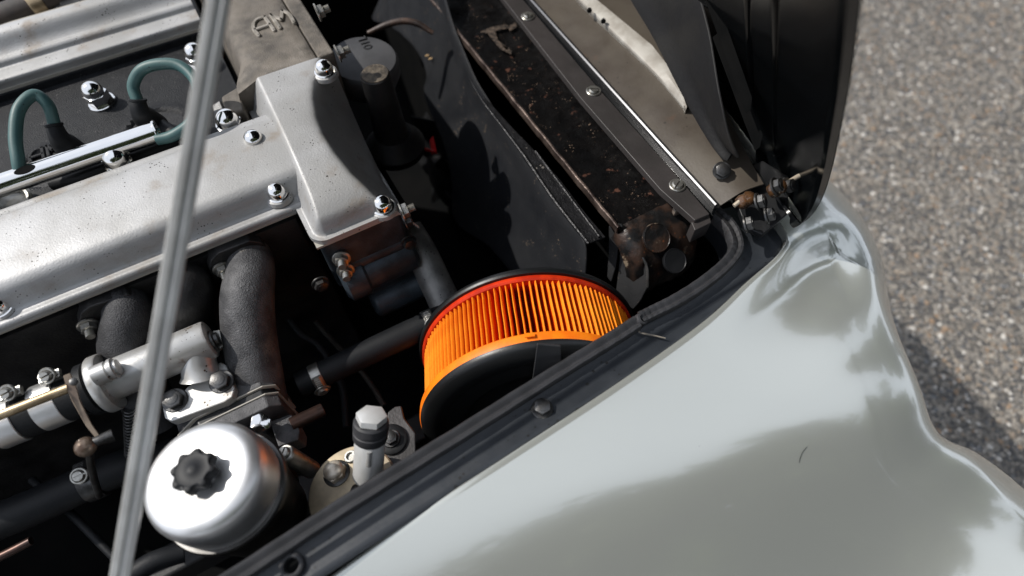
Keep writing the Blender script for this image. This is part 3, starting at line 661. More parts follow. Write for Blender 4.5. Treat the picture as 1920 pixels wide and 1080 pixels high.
def monogram(b, o, ux, uy, un, s, w, h):
    cu = [[(-1.05, -.60), (-1.10, -.1), (-.98, .30), (-.74, .58), (-.44, .66), (-.16, .62)], [(.90, .60), (1.06, .34), (1.12, -.05), (1.06, -.58)]]
    for pts in cu: stroke(b, o, ux * s, uy * s, un, [(q.x, q.y) for q in catmull([Vector((x, y, 0)) for x, y in pts], 4)], w, h)
    for pts in ([(-.16, .62), (-.16, -.62)], [(-1.05, -.08), (-.18, -.08)], [(.20, -.62), (.20, .62)], [(.20, .62), (.55, -.05)], [(.55, -.05), (.90, .60)]): stroke(b, o, ux * s, uy * s, un, pts, w, h)
b = M(); monogram(b, Vector((-.287, .872, .8545)), Vector((1, 0, 0)), Vector((0, 1, 0)), Vector((0, 0, 1)), .019, .005, .0022); build('cast_monogram', b, CRINKLE, VAL)
# valley nuts
for x, y, z, sc_ in [(186, 190, .854, 1.0), (372, 118, .854, .9), (370, 105, .865, .001)][:2]:
    o = put('acorn_nut', ACORN, CHROME, VAL, at(x + 6, y + 2, z), rotz((-.06, 0, 1)))
for x, y, z in [(224, 309, .880), (432, 236, .880)]:
    o = put('acorn_nut', DOME, CHROME, VAL, at(x, y, z) + Vector((0, .004, 0)), rotz((0, 0, 1))); o.scale = (1.25, 1.25, 1.25)
    h = M(); q = at(x, y, z) + Vector((0, .004, 0)); h.cyl(q - Vector((0, 0, .03)), q, .016); build('nut_boss', h, CRINKLE, VAL)
# cover nuts with tide marks of old sealant
SEALANT = mat('amber_sealant', (.30, .18, .05), (.18, .11, .04), ns=90, rough=.4)
for x, y, z, ring in [(0, 577, .872, 0), (478, 266, .896, 1), (521, 364, .878, 0), (609, 134, .9125, 0), (718, 388, .868, 0)]:
    q = at(x, y, z); q.z -= .001
    if ring:
        h = M(); h.lathe(q - Vector((.002, .001, .001)), (0, 0, 1), [(.0185, 0), (.0180, .0022), (.015, .0030)], 20); build('sealant_ring', h, SEALANT, CC)
    h = M(); h.lathe(q - Vector((0, 0, .006)), (0, 0, 1), [(.019, 0), (.0175, .0055), (.016, .0066)], 28); build('nut_seat', h, ALU, CC)
    put('acorn_nut', DOME, CHROME, CC, q, rotz((0, -.05, 1)))
# ---- brown raw timing case between the cam boxes
def case():
    b = M(); prof = [(.000, .80), (.004, .86), (.014, .905), (.020, .912), (.030, .9145), (.118, .9145), (.1195, .9135)]
    rows = [[Vector((x + (-.02 * ss(.86, .80, y) if i < 3 else 0), float(y), z + .0015 * noise.noise(Vector((x * 60, float(y) * 60, 3))) * (1 if i in (4, 5) else 0))) for i, (x, z) in enumerate([(.000, .80), (.006, .86), (.014, .900), (.020, .910), (.032, .9148), (.055, .9155), (.08, .9155), (.10, .9152), (.116, .9148), (.118, .9125), (.118, .80)])] for y in np.linspace(.7945, 1.16, 40)]
    b.solid(rows, (0, 0, -.001)); e0 = [p + Vector((0, -.0005, 0)) for p in rows[0]]; b.add(e0, [tuple(range(len(e0)))]); return b
TC = build('timing_case', case(), CAST, engine, sharp=50)
b = M(); b.box(.1195, .145, .7955, 1.16, .80, .9135); build('case_flange', b, CAST, TC, bevel=.003)
b = M(); b.prism([at(413, 181, .888), at(448, 160, .893), at(458, 207, .888), at(427, 217, .884)], (0, 0, -.06)); build('case_lug', b, CAST, TC, bevel=.004)
b = M(); b.prism([at(395, 196, .876), at(413, 186, .88), at(424, 214, .876), at(404, 226, .872)], (0, 0, -.04)); build('lug_bolt', b, STEEL, TC, bevel=.003)
b = M(); o_ = at(511, 44, .9156); ux = (at(541, 33, .9156) - at(480, 55, .9156)).normalized(); uy = Vector((-ux.y, ux.x, 0)); monogram(b, o_, ux, uy * 1.15, Vector((0, 0, 1)), .0270, .0062, .0032)
build('raised_monogram', b, mat('worn_raised_casting', (.33, .30, .26), (.2, .18, .15), ns=60, rough=.5, metal=.4, bump=.5, bs=500), TC)
for x, y in [(594, 24), (632, 101)]:
    q = atX(x, y, .1445); put('bolt', STUD, ZINC, TC, q, rotz((1, -.05, .1)))
for x, y, z in [(752, 398, .862), (757, 415, .842)]:
    put('bolt', STUD if z > .85 else BOLT, ZINC if z > .85 else STEEL, TC, at(x, y, z), rotz((1, -.1, .12)))
# ---- castings below the front box
def lower():
    FG = mat('grey_front_casting', (.062, .080, .100), (.026, .034, .042), ns=24, rough=.48, metal=.5, bump=.5, bs=330, rvar=.12)
    b = M(); b.box(.002, .122, .520, .545, .775, .8530); b.box(.002, .118, .546, .66, .70, .772); o = build('front_casting', b, FG, engine, bevel=.008, seg=3)
    b = M(); b.box(.012, .118, .515, .66, .735, .790); build('casting_step', b, FG, o, bevel=.012, seg=3)
    b = M(); b.lathe((.008, .525, .748), (1, 0, 0), [(.024, 0), (.034, .006), (.034, .034), (.030, .038), (.028, .112), (.022, .118)], 28); build('pump_barrel', b, FG, o)
    b = M(); b.lathe((.036, .508, .682), (1, 0, 0), [(.014, 0), (.024, .004), (.024, .086), (.018, .094)], 24); b.box(.040, .115, .51, .64, .66, .735); build('pump_outlet', b, FG, o, bevel=.005)
    for x, y in ((640, 484), (648, 506)): put('bolt', STUD, STEEL, o, atY(x, y, .516), rotz((-.25, -1, .25)))
    for x, y in ((600, 530), (765, 452)): put('bolt', BOLT, STEEL, o, atY(x, y, .520), rotz((0, -1, .1)))
lower()
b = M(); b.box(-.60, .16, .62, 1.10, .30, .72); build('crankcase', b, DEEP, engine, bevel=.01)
# ---- oil filler: round cap and pipe
q = at(676, 108, .852); OC = M(); OC.lathe(q - Vector((0, 0, .05)), (.06, -.05, 1), [(.050, 0), (.058, .02), (.0585, .042), (.055, .048), (.0535, .0495), (.0, .0515)], 56); OIL = build('oil_filler_cap', OC, mat('dull_dark_aluminium', (.13, .13, .135), (.09, .09, .095), ns=14, rough=.5, metal=.6, bump=.2, bs=300), engine)
b = M(); c0 = at(684, 80, .8525)
nz = Vector((.06, -.05, 1)).normalized(); c0 = c0 - nz * ((c0 - q).dot(nz) - .0006); S2 = .0085
ring = [(-1.55 + .52 * math.cos(t), .75 * math.sin(t)) for t in np.linspace(0, 2 * math.pi, 17)]
uo = (at(676, 68, .853) - at(694, 94, .853)).normalized(); uo = (uo - nz * uo.dot(nz)).normalized(); vo = nz.cross(uo)     # the word stands upside down for us
for pts in ([(.9, .75), (.9, -.75), (1.75, -.75)], [(-.2, .75), (-.2, -.75)], ring): stroke(b, c0, uo * S2, vo * S2, nz, pts, .0030, .0008)
build('cap_letters', b, BLACK, OIL)
tp = at(703, 139, .885); b = M(); b.lathe(tp - Vector((-.004, 0, .14)), Vector((-.03, 0, 1)), [(.030, 0), (.027, .04), (.0235, .12), (.0225, .1395), (.0215, .1405), (.0, .141)], 36); NK = build('breather_pipe', b, DARKCAST, engine)
b = M(); b.lathe(tp + Vector((.0002, 0, .0006)), (-.03, 0, 1), [(.0208, 0), (.0205, .0012), (0, .0014)], 32); build('pipe_plug', b, mat('grubby_brass_plug', (.16, .13, .095), (.06, .05, .04), ns=80, rough=.5, metal=.5, bump=.6, bs=300), NK)
b = M(); b.lathe(tp - Vector((-.006, 0, .165)), (0, 0, 1), [(.05, 0), (.052, .015), (.040, .03), (.032, .04)], 30); build('pipe_base', b, DARKCAST, NK)
# ---- inlet manifold: flanges, studs and the fat grey runners
for pl, studs in (([(147, 606), (152, 588), (168, 576), (240, 552), (262, 556), (276, 578), (262, 600), (185, 640), (166, 640)], [(165, 609), (250, 576)]),
                  ([(392, 505), (396, 488), (410, 475), (468, 452), (492, 455), (508, 474), (500, 500), (430, 535), (405, 528)], [(417, 503), (480, 480)])):
    b = M(); b.prism([atY(x, y, .572) for x, y in pl], (0, .020, 0)); o = build('inlet_flange', b, DARKCAST, engine, bevel=.002)
    for x, y in studs: put('stud_nut', STUD, STEEL, o, atY(x, y, .571), rotz((0, -1, 0)))
DARKMANI = mat('shaded_manifold_casting', (.050, .050, .053), (.026, .026, .028), ns=34, rough=.62, metal=.4, bump=1., bs=480, rvar=.1)  # manifold casting darkened to paint in the shade on the left runner
def runner(pts, r, m=MANI):
    b = M(); b.tube([atY(*pts[0]) + Vector((0, .03, .004)), atY(*pts[0])] + [at(*p) for p in pts[1:]], r, 30, 8); return build('inlet_runner', b, m, engine)
runner([(470, 497, .566), (464, 560, .800), (468, 632, .772), (480, 700, .742), (492, 760, .71)], [.029, .031, .0345, .0350, .0345, .034])
runner([(240, 590, .566), (236, 650, .792), (262, 722, .752), (300, 790, .70)], [.027, .029, .032, .032, .032], DARKMANI)
runner([(352, 545, .566), (352, 600, .775), (372, 665, .73)], [.030, .032, .034, .034], DARKCAST)
b = M(); b.box(-.66, -.01, .585, .60, .70, .845); build('head_side', b, DARKCAST, engine)

# ================================================================ IGNITION: chrome conduit, green leads, rubber boots
cond = thing('lead_conduit', 'chrome tube carrying ignition leads along the black valley', 'conduit', at(150, 300, .89))
c0, c1 = at(-140, 396, .898), at(298, 246, .898); ax = (c1 - c0).normalized()
b = M(); L_ = (c1 - c0).length; b.lathe(c0, ax, [(.0145, 0), (.0145, L_ - .004), (.0165, L_ - .003), (.0168, L_ - .001), (.0160, L_), (.0135, L_), (.0125, L_ - .004), (.0125, L_ - .06), (0, L_ - .06)], 40); build('tube', b, CHROME, cond)
q = at(46, 318, .912); b = M(); n_ = Vector((0, -.25, 1)).normalized(); s_ = ax.cross(n_)
b.prism([q + ax * .013 * math.cos(t) + s_ * -.0055 * math.sin(t) for t in np.linspace(0, 6.283, 25)[:-1]], n_ * -.004); build('lead_hole', b, DEEP, cond)
LD = [('left of the two', [(38, 322, .905), (34, 300, .915), (29, 255, .930), (36, 205, .945), (64, 178, .948), (90, 197, .935), (103, 236, .910)], [(100, 232, .912), (110, 256, .898), (122, 270, .885), (148, 292, .862)]),
      ('right', [(258, 190, .915), (250, 160, .930), (266, 131, .945), (302, 120, .950), (338, 124, .948), (366, 150, .940), (374, 188, .928), (360, 228, .912), (325, 254, .900), (295, 262, .897)], [(258, 186, .916), (262, 206, .904), (272, 220, .89), (292, 236, .862)])]
labs = ['green ignition lead looping from black boot into the conduit side, at the left', 'green ignition lead in a wide loop ending in the open conduit end']
for (nm, pts, bt), lab in zip(LD, labs):
    t = thing('ignition_lead', lab, 'lead', at(*bt[-1]), 'green ignition leads')
    b = M(); b.tube([at(*p) for p in pts], .0078, 18, 8); build('cable', b, GREEN, t)
    b = M(); P = [at(*p) for p in bt]; b.tube(P, [.0098, .0125, .0165, .0185], 24, 8); bo = build('boot', b, HOSE, t)
    b = M(); d_ = (P[1] - P[0]).normalized(); b.lathe(P[0] - d_ * .001, d_, [(.009, 0), (.0115, .001), (.0115, .0035), (.010, .005)], 20); build('boot_lip', b, HOSE, bo)
labs = ['black plug lead lying under the chrome conduit', 'thick black lead drooping below the conduit end']
for pts, lab in zip([[(100, 345, .862), (160, 330, .87), (240, 300, .868), (330, 268, .866), (372, 262, .86)], [(275, 215, .86), (310, 240, .872), (350, 262, .872), (385, 262, .866)]], labs):
    b = M(); b.tube([at(*p) for p in pts], .0095, 14, 8); tag(build('plug_lead', b, HOSE), lab, 'lead', 'black leads in the valley')
b = M(); q = at(20, 378, .866)
b.lathe(q, (.3, -.2, 1), [(.026, 0), (.026, .008), (.022, .010), (.019, .008), (.019, .0)], 28); tag(build('pipe_clip', b, ZINC), 'grey ring clip just under the conduit at the left edge', 'clip')
# hoses behind the far cover
hz = thing('breather_hose', 'brown black hose with brass band behind the far cam cover', 'hose', at(60, 10, .88))
b = M(); b.tube([at(-60, 62, .86), at(20, 34, .86), at(75, 12, .86), at(130, -10, .86)], .026, 20, 6); build('hose', b, mat('brown_black_hose', (.022, .016, .012), (.04, .028, .02), ns=40, rough=.5, bump=.2, bs=200), hz)
p0, p1 = at(60, 19, .86), at(84, 9, .86); b = M(); b.cyl(p0, p1, .0275, n=36, bev=.001); build('brass_band', b, BRASS, hz)
b = M(); b.prism([at(92, -20, .865), at(150, -44, .865), at(168, 40, .865), at(108, 60, .865)], (0, 0, -.04)); o = build('vacuum_unit', b, BLACK, None, bevel=.006); tag(o, 'black moulded block behind the far cam cover', 'block')
b = M(); b.prism([at(106, -6, .868), at(146, -22, .868), at(153, 8, .868), at(116, 20, .868)], (0, 0, -.006)); build('raised_pad', b, BLACK, o, bevel=.003)
b = M(); b.tube([at(160, 24, .85), at(200, 10, .85), at(240, -14, .85)], [.014, .018, .015], 16, 6); tag(build('pipe_stub', b, STEEL), 'dull steel pipe stub beside the black block at the top edge', 'pipe')

# ================================================================ RADIATOR, COWL AND FAN
rad = thing('radiator', 'black rust-flecked radiator lying across the bay behind the brown bar', 'radiator', (.44, .885, .30))
XR = .394
def rad_top():
    rows = []
    for y in np.linspace(.375, 1.42, 120):
        r = [Vector((XR, float(y), .74)), Vector((XR, float(y), .797))]
        for x in np.linspace(XR + .004, .505, 16):
            n1 = noise.noise(Vector((float(x) * 26, float(y) * 26, 0))); n2 = noise.noise(Vector((float(x) * 90, float(y) * 90, 4)))
            r.append(Vector((float(x), float(y), .795 + .0022 * n1 + .0012 * n2 - .004 * math.sin(math.pi * (float(x) - XR) / .11))))
        r.append(Vector((.507, float(y), .74))); rows.append(r)
    b = M(); b.solid(rows, (0, 0, -.004)); return build('top_tank', b, RUST, rad, sharp=60)
RT = rad_top()
b = M(); b.sweep([Vector((XR - .001 + .0006 * math.sin(i * 2.1), y, .7985)) for i, y in enumerate(np.linspace(.378, 1.42, 50))], [(-.0022, -.012), (.0022, -.012), (.0022, .001), (.001, .0022), (-.001, .0022), (-.0022, .001)])
build('seam_edge', b, mat('bright_seam_edge', (.20, .15, .125), (.05, .035, .03), ns=30, rough=.35, metal=.6, bump=.6, bs=200), RT)  # seam lip brighter than the tank top
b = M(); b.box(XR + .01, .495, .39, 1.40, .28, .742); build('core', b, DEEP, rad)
# flaking paint left by a torn sticker
def flake(name, pts, m, parent, th=.0006):
    b = M(); b.prism(pts, (0, 0, -th)); return build(name, b, m, parent)
FLK = mat('torn_paint_flake', (.11, .08, .06), (.008, .007, .006), ns=150, rough=.5, bump=.5, bs=200)
for pts in ([(900, 60), (922, 50), (950, 46), (954, 52), (928, 58), (934, 76), (960, 96), (958, 101), (938, 92), (922, 72), (914, 62)], [(952, 50), (966, 42), (970, 50), (956, 58)], [(940, 84), (956, 90), (950, 94)]):
    flake('paint_flake', [at(x, y, .7985) for x, y in pts], FLK, RT)
# the near end of the tank, rounded and rusty, with two pressed discs
def tank_end():
    rows = []; X0, X1 = .388, .515
    for a in np.linspace(0, math.pi * .62, 22):          # top rolling over towards the wing and down
        yy = .382 - .075 * math.sin(a); zz = .715 + .080 * math.cos(a)
        r = []
        for x in np.linspace(0, 1, 30):
            e = min(x, 1 - x) * (X1 - X0); rd = .024; k = max(0, rd - e); dz = rd - math.sqrt(max(0, rd * rd - k * k))
            nn = noise.noise(Vector((x * 9, a * 7, 1))) * .003 + noise.noise(Vector((x * 22, a * 18, 5))) * .0014
            nrm = Vector((0, -math.sin(a), math.cos(a))); r.append(Vector((X0 + (X1 - X0) * float(x), yy, zz)) + nrm * (nn - dz))
        rows.append(r)
    b = M(); b.grid(rows); b.add(rows[0], []); return build('tank_end', b, RUSTEND, rad, sharp=60)
TE = tank_end()
for x, y, z, r in [(1232, 446, .792, .020), (1266, 489, .768, .017)]:
    q = at(x, y, z); b = M(); b.lathe(q, (0, -.55, .85), [(r + .002, -.004), (r + .0018, .0002), (r + .0006, .0008), (r, .0001), (0, .0001)], 32); build('pressed_disc', b, RUSTEND if r > .018 else BLACK, TE)
b = M(); b.prism([at(1262, 388, .806), at(1272, 378, .806), at(1284, 382, .806), at(1278, 394, .806), at(1266, 397, .806)], (0, 0, -.012)); build('end_tab', b, mat('grubby_tab', (.18, .15, .12), (.08, .06, .05), ns=60, rough=.5, bump=.6, bs=200), TE, bevel=.002)
# folded sheet bracket in front of the tank end
SB = [(1141, 424), (1150, 414), (1163, 420), (1179, 452), (1211, 494), (1214, 538), (1200, 565), (1187, 580), (1154, 552), (1160, 500), (1163, 458)]
SBT = mat('chipped_black_bracket', (.018, .0185, .02), (.030, .030, .031), ns=20, rough=.42, spec=.5, bump=.3, bs=200, specks=((.22, .18, .13), 190, .045, .015))
b = M(); b.prism([onplane(x, y, (.383, .33, .72), (1, .35, -.55)) for x, y in SB[2:]], (.004, .001, -.002)); o = build('side_bracket', b, SBT, rad, bevel=.0012)
b = M(); b.tube([onplane(x, y, (.381, .33, .722), (1, .35, -.55)) for x, y in SB[2:6]], .0022, 8, 4); build('bracket_fold', b, mat('rubbed_edge', (.14, .135, .13), (.05, .05, .05), ns=50, rough=.3, metal=.6), o)
b = M(); b.prism([onplane(x, y, (.381, .33, .715), (1, .1, -.3)) for x, y in [(1141, 424), (1150, 414), (1162, 421), (1160, 458), (1155, 500), (1146, 530), (1138, 520), (1141, 470)]], (.006, .004, -.004)); build('bracket_flange', b, SBT, o, bevel=.002)
# ---- fan cowl: charcoal sheet with a scalloped cut-out for the fan
cowl = thing('fan_cowl', 'charcoal sheet steel fan cowl between engine and radiator', 'cowl', (.36, .7, .55))
CP, CN = Vector((.383, .6, .79)), Vector((1, 0, -.42))
def cow(x, y): return onplane(x, y, CP, CN)
CUT = [(690, 40), (735, 48), (765, 78), (784, 97), (802, 140), (796, 156), (791, 174), (800, 198), (808, 218), (822, 246), (830, 267), (840, 305), (847, 344), (846, 375), (843, 398), (853, 421), (880, 440), (905, 452), (925, 472), (960, 515), (1000, 560)]
RIM = [(760, -160), (790, -110), (812, -70), (826, -40), (838, 0), (848, 40), (864, 80), (880, 118), (893, 150), (915, 184), (937, 218), (958, 250), (980, 284), (1004, 320), (1030, 362), (1060, 402), (1085, 432), (1100, 453), (1102, 480), (1098, 520), (1094, 560)]
rows = []
for i, (c, r_) in enumerate(zip(CUT, RIM)):
    a, z_ = cow(*c), cow(*r_); rows.append([a.lerp(z_, t) + CN.normalized() * (.004 * math.exp(-((t - .93) / .06) ** 2) - .010 * math.sin(math.pi * t) * .6) * -1 for t in np.linspace(0, 1, 16)])
b = M(); b.solid(rows, (.003, 0, -.001)); CW = build('cowl_sheet', b, COWL, cowl, sub=1, sharp=50)
LIPM = mat('rubbed_black_steel', (.020, .020, .022), (.009, .009, .010), ns=40, rough=.34, metal=.5, bump=.7, bs=260, specks=((.22, .2, .18), 110, .10, .03))
b = M(); b.prism([at(905, 188, .795), at(908, 180, .7955), at(960, 238, .7955), at(1001, 280, .7955), at(1050, 336, .7955), at(1097, 398, .7955), at(1136, 444, .793), at(1103, 457, .790), at(1060, 404, .791), at(1030, 364, .792), at(985, 300, .793), at(945, 242, .794)], (0, 0, -.004)); lp = build('cowl_lip', b, LIPM, cowl, bevel=.0012)
b = M(); b.tube([at(1004, 284, .7965), at(1052, 348, .7968), at(1092, 402, .7968), at(1124, 444, .795)], .0022, 8, 4); build('lip_bead', b, LIPM, lp)
b = M(); b.tube([at(880, 148, .799), at(905, 190, .7985), at(940, 236, .798), at(985, 296, .797), at(1032, 366, .795), at(1064, 408, .793), at(1103, 457, .7905)], [.0006, .0018, .0022, .0026, .0028, .0028, .0026], 8, 4); build('cowl_crease', b, LIPM, lp)
fan = thing('cooling_fan', 'red cooling fan, blades painted black as shade, one edge glimpsed inside the cowl', 'fan', (.30, .885, .58))
FCN = Vector((.325, .885, .44))
b = M(); b.lathe(FCN - Vector((.03, 0, 0)), (1, 0, 0), [(.03, 0), (.06, .01), (.06, .04), (.03, .05)], 28); build('hub', b, DARKCAST, fan)
_f = FCN
for k in range(6):
    a = math.radians(12 + 60 * k); d_ = Vector((0, math.cos(a), math.sin(a))); t_ = Vector((0, -math.sin(a), math.cos(a)))
    rows = [[FCN + d_ * r + t_ * (w * (.035 + .10 * r)) + Vector((w * .025, 0, 0)) for w in np.linspace(-1, 1, 6)] for r in np.linspace(.05, .15, 8)]
    b = M(); b.solid(rows, (.003, 0, 0)); build('blade', b, BLACK, fan)  # red blades coloured black to stand for the dark inside the cowl
b = M(); b.tube([at(752, 246, .70), at(772, 264, .70), at(792, 278, .70), at(812, 284, .70)], [.0015, .004, .0042, .003], 8, 4); build('blade_edge', b, RED, fan)
b = M(); b.prism([at(806, 262, .70), at(812, 254, .705), at(819, 284, .695), at(808, 286, .695)], (0, 0, -.006)); build('blade_tip', b, RED, fan)
# brown curved shroud edge at the top of the cowl
b = M(); b.tube([at(690, 62, .80), at(722, 48, .81), at(752, 40, .815), (at(782, 44, .812)), at(812, 62, .80)], [.004, .006, .006, .006, .004], 10, 6); build('shroud_rim', b, mat('rusty_brown_rim', (.085, .05, .035), (.03, .02, .017), ns=40, rough=.5, bump=.5, bs=200), cowl)
for x, y in [(800, 104), (806, 110)]:
    q = cow(x, y) + Vector((-.002, 0, .002)); b = M(); b.prism([q, q + Vector((.006, -.002, .001)), q + Vector((.004, -.006, .001)), q + Vector((-.003, -.003, 0))], (0, 0, -.001)); build('leaf_crumb', b, mat('dry_leaf', (.38, .25, .12), rough=.7), cowl)

# ================================================================ AIR FILTER
filt = thing('air_filter', 'round orange pleated air filter with black end plates beside the wing', 'air filter', (.2, .28, .50))
FC0 = Vector((.217, .330, .661)); az, el = -1.972, .219
FA = Vector((math.cos(el) * math.cos(az), math.cos(el) * math.sin(az), math.sin(el))); FR_, FL_ = .1655, .116
u_, w_, _ = frame(FA)
b = M(); b.lathe(FC0 - FA * .010, FA, [(.150, 0), (.1655, .001), (.1672, .004), (.1672, .008), (.1655, .011), (.150, .011), (.150, .004), (0, .004)], 120); build('rear_plate', b, FILTBLK, filt)
b = M(); b.lathe(FC0, FA, [(.140, .001), (.1610, .001), (.1625, .003), (.1625, .008), (.1605, .010), (.140, .010)], 120); build('rear_band', b, RED_PU, filt)
b = M(); b.lathe(FC0, FA, [(.145, FL_ - .014), (.1640, FL_ - .014), (.1668, FL_ - .011), (.1672, FL_ - .003), (.1655, FL_ + .001), (.145, FL_ + .001)], 120); build('front_band', b, ORANGE_PU, filt)
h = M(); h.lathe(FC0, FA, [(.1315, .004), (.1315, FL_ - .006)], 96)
build('inner_mesh', h, mat('shaded_filter_depth', (.40, .028, .004), rough=.8, spec=.1), filt)  # deep red painted in for the shade between the pleats
# one pleat: a folded paper ridge, copied all round
NP = 122
pm = M(); r0, r1, th = .1290, .1602, .00108; wv = .0016
sec = [(-wv, r0), (-th * 1.25, r1 - .006), (-th, r1 - .0008), (0, r1), (th, r1 - .0008), (th * 1.25, r1 - .006), (wv, r0)]
zz = np.linspace(.006, FL_ - .010, 7)
rows = [[Vector((x + (.00018 * math.sin(k * 1.9) if r > r0 else 0), r, float(z))) for x, r in sec] for k, z in enumerate(zz)]
pm.grid(rows); PLEAT = pm.mesh('pleat', False, sharp=70)[0]
PLEAT.materials.append(mat('shaded_pleat_paper', (.74, .075, .003), (.64, .05, .002), ns=60, rough=.75, spec=.15)); PLEAT.materials.append(mat('sunlit_pleat_fold', (.88, .26, .010), (.82, .19, .006), ns=60, rough=.7, spec=.2))
for pg in PLEAT.polygons: pg.material_index = 1 if min(PLEAT.vertices[v].co.y for v in pg.vertices) > r1 - .0065 else 0  # one orange paper: tips coloured as sunlit, sides as shaded
qb = Matrix((u_, w_, FA)).transposed().to_quaternion()
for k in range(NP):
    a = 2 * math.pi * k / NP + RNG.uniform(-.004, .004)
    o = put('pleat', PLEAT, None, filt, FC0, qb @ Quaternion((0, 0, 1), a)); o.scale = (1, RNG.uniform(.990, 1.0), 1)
# black near end plate: stepped dish
NE = FC0 + FA * (FL_ + .0015)
b = M(); b.lathe(NE, FA, [(.1660, -.002), (.1650, .004), (.160, .0085), (.148, .0115), (.138, .0120), (.134, .0095), (.130, .0090), (.112, .0105), (.106, .0085), (.102, .0040), (.100, .0030), (.060, .0030), (.056, .006), (.020, .006), (0, .006)], 120); EP = build('end_plate', b, FILTBLK, filt, sharp=60)
d1 = at(1026, 655, .80)
b = M(); P_ = [onplane(1007, 642, NE + FA * .014, FA), onplane(1051, 646, NE + FA * .014, FA), onplane(1052, 700, NE + FA * .018, FA), onplane(1035, 760, NE + FA * .018, FA), onplane(985, 760, NE + FA * .018, FA), onplane(997, 715, NE + FA * .018, FA)]
b.prism(P_, FA * .003); build('strap', b, mat('charcoal_strap', (.022, .023, .025), (.03, .03, .032), ns=20, rough=.55, bump=.3, bs=300), filt, bevel=.001)
b = M(); q = onplane(1003, 631, NE + FA * -.004, FA) + Vector((0, 0, .001)); b.prism([q, q + u_ * .012, q + u_ * .012 + FA * -.006, q + FA * -.006], (0, 0, -.002)); build('moulding_tab', b, ORANGE_PU, filt)

# ================================================================ HOSES AND PIPES low in the bay
def worm_clamp(parent, c, ax, r, wid, sd, m=ZINC):
    """band round a hose, worm housing and slotted screw on the side sd"""
    ax = ax.normalized(); sd = (sd - ax * sd.dot(ax)).normalized(); tg = ax.cross(sd)
    b = M(); b.cyl(c - ax * wid / 2, c + ax * wid / 2, r, n=40, bev=.0006); o = build('hose_clamp', b, m, parent)
    q = c + sd * (r + .003); b = M(); b.sweep([q - tg * .009, q + tg * .009], [(-wid * .42, -.004), (wid * .42, -.004), (wid * .42, .002), (wid * .25, .0045), (-wid * .25, .0045), (-wid * .42, .002)], sd)
    for k in range(5): b.bar(q - tg * (.006 - .003 * k) - ax * wid * .3 + sd * .0048, q - tg * (.006 - .003 * k) + ax * wid * .3 + sd * .0048, .0012, .0012, sd)
    build('worm_housing', b, m, o, bevel=.0005)
    put('clamp_screw', SCREW, m, o, q + tg * .0125 + sd * .001, rotz(tg * .8 + sd * .9)); return o
lh = thing('bottom_hose', 'straight black rubber hose with clamps leading behind the orange filter', 'hose', at(700, 655, .68))
a0, a1 = at(560, 722, .69), at(842, 590, .69); hx = (a1 - a0).normalized()
b = M(); b.tube([a0, a0.lerp(a1, .3), a0.lerp(a1, .7), a1], [.0185, .0190, .0200, .0205], 28, 8); build('hose', b, HOSE, lh)
worm_clamp(lh, at(595, 706, .69), hx, .0202, .015, Vector((.1, -.7, .6)))
worm_clamp(lh, at(806, 607, .69), hx, .0222, .015, Vector((-.45, -.1, .9)))
b = M(); b.tube([at(765, 430, .74), at(788, 470, .725), at(812, 520, .705), at(838, 580, .68), at(850, 640, .64)], [.023, .0245, .025, .025, .025], 28, 8)
tag(build('coolant_pipe', b, mat('pitted_grey_pipe', (.24, .235, .225), (.13, .128, .125), ns=30, rough=.5, metal=.6, bump=.5, bs=300, specks=((.02, .02, .02), 170, .16, .06))), 'short pitted grey metal pipe dropping behind the orange filter', 'pipe')
b = M(); b.tube([at(-90, 1012, .62), at(40, 960, .62), at(120, 925, .62), at(220, 880, .62), at(330, 850, .60)], .026, 20, 6); fh = build('lower_hose', b, HOSE); tag(fh, 'dark hose in shadow under the throttle rod', 'hose')
c_ = at(176, 900, .62); worm_clamp(fh, c_, at(220, 880, .62) - at(120, 925, .62), .0285, .024, Vector((-.1, .3, 1)), STEEL)
b = M(); b.tube([at(-30, 1058, .70), at(20, 1034, .70), at(58, 1014, .70)], .0055, 12, 4); tag(build('brake_pipe', b, COPPER), 'short brown metal pipe at the bottom left edge', 'pipe')
b = M(); b.tube([at(250, 1076, .74), at(290, 1052, .74), at(345, 1035, .73)], .012, 12, 4); tag(build('drain_pipe', b, HOSE), 'dark pipe under the carburettor at the bottom edge', 'pipe')

# ================================================================ COOLANT RAIL on the manifold
rail = thing('coolant_rail', 'silver cast coolant rail bolted to the inlet manifold', 'rail', at(350, 760, .74))
r0_, r1_ = at(170, 730, .80), at(396, 635, .80); rx = (r1_ - r0_).normalized(); LR = (r1_ - r0_).length
b = M(); b.lathe(r0_, rx, [(.0245, 0), (.0255, .02), (.0255, LR - .004), (.0245, LR - .001), (.0225, LR), (.0215, LR + .0005), (0, LR + .0006)], 44); RB = build('rail_body', b, ALU_CLEAN, rail)
q = r0_ + rx * .010; b = M(); b.lathe(q, rx, [(.026, 0), (.0365, .001), (.0378, .003), (.0378, .012), (.0365, .014), (.026, .0145)], 44); build('collar', b, ALU_CLEAN, rail)
b = M(); b.lathe(q - rx * .014, rx, [(.026, 0), (.034, .001), (.034, .010), (.026, .011)], 40); build('collar_seal', b, HOSE, rail)
q = at(196, 698, .835); b = M(); b.lathe(q - rx * .012, rx, [(.010, 0), (.0125, .001), (.0125, .016), (.0105, .017), (.0105, .019), (.0130, .020), (.0130, .024), (.0095, .0245), (.0095, .028), (0, .029)], 28); build('bleed_plug', b, ALU_CLEAN, rail)
q = r1_ + rx * .0007 + Vector((0, -.004, 0)); b = M(); b.lathe(q, rx, [(.014, 0), (.014, .003), (.009, .004), (.009, .008), (0, .009)], 24); build('end_plug', b, STEEL, rail)
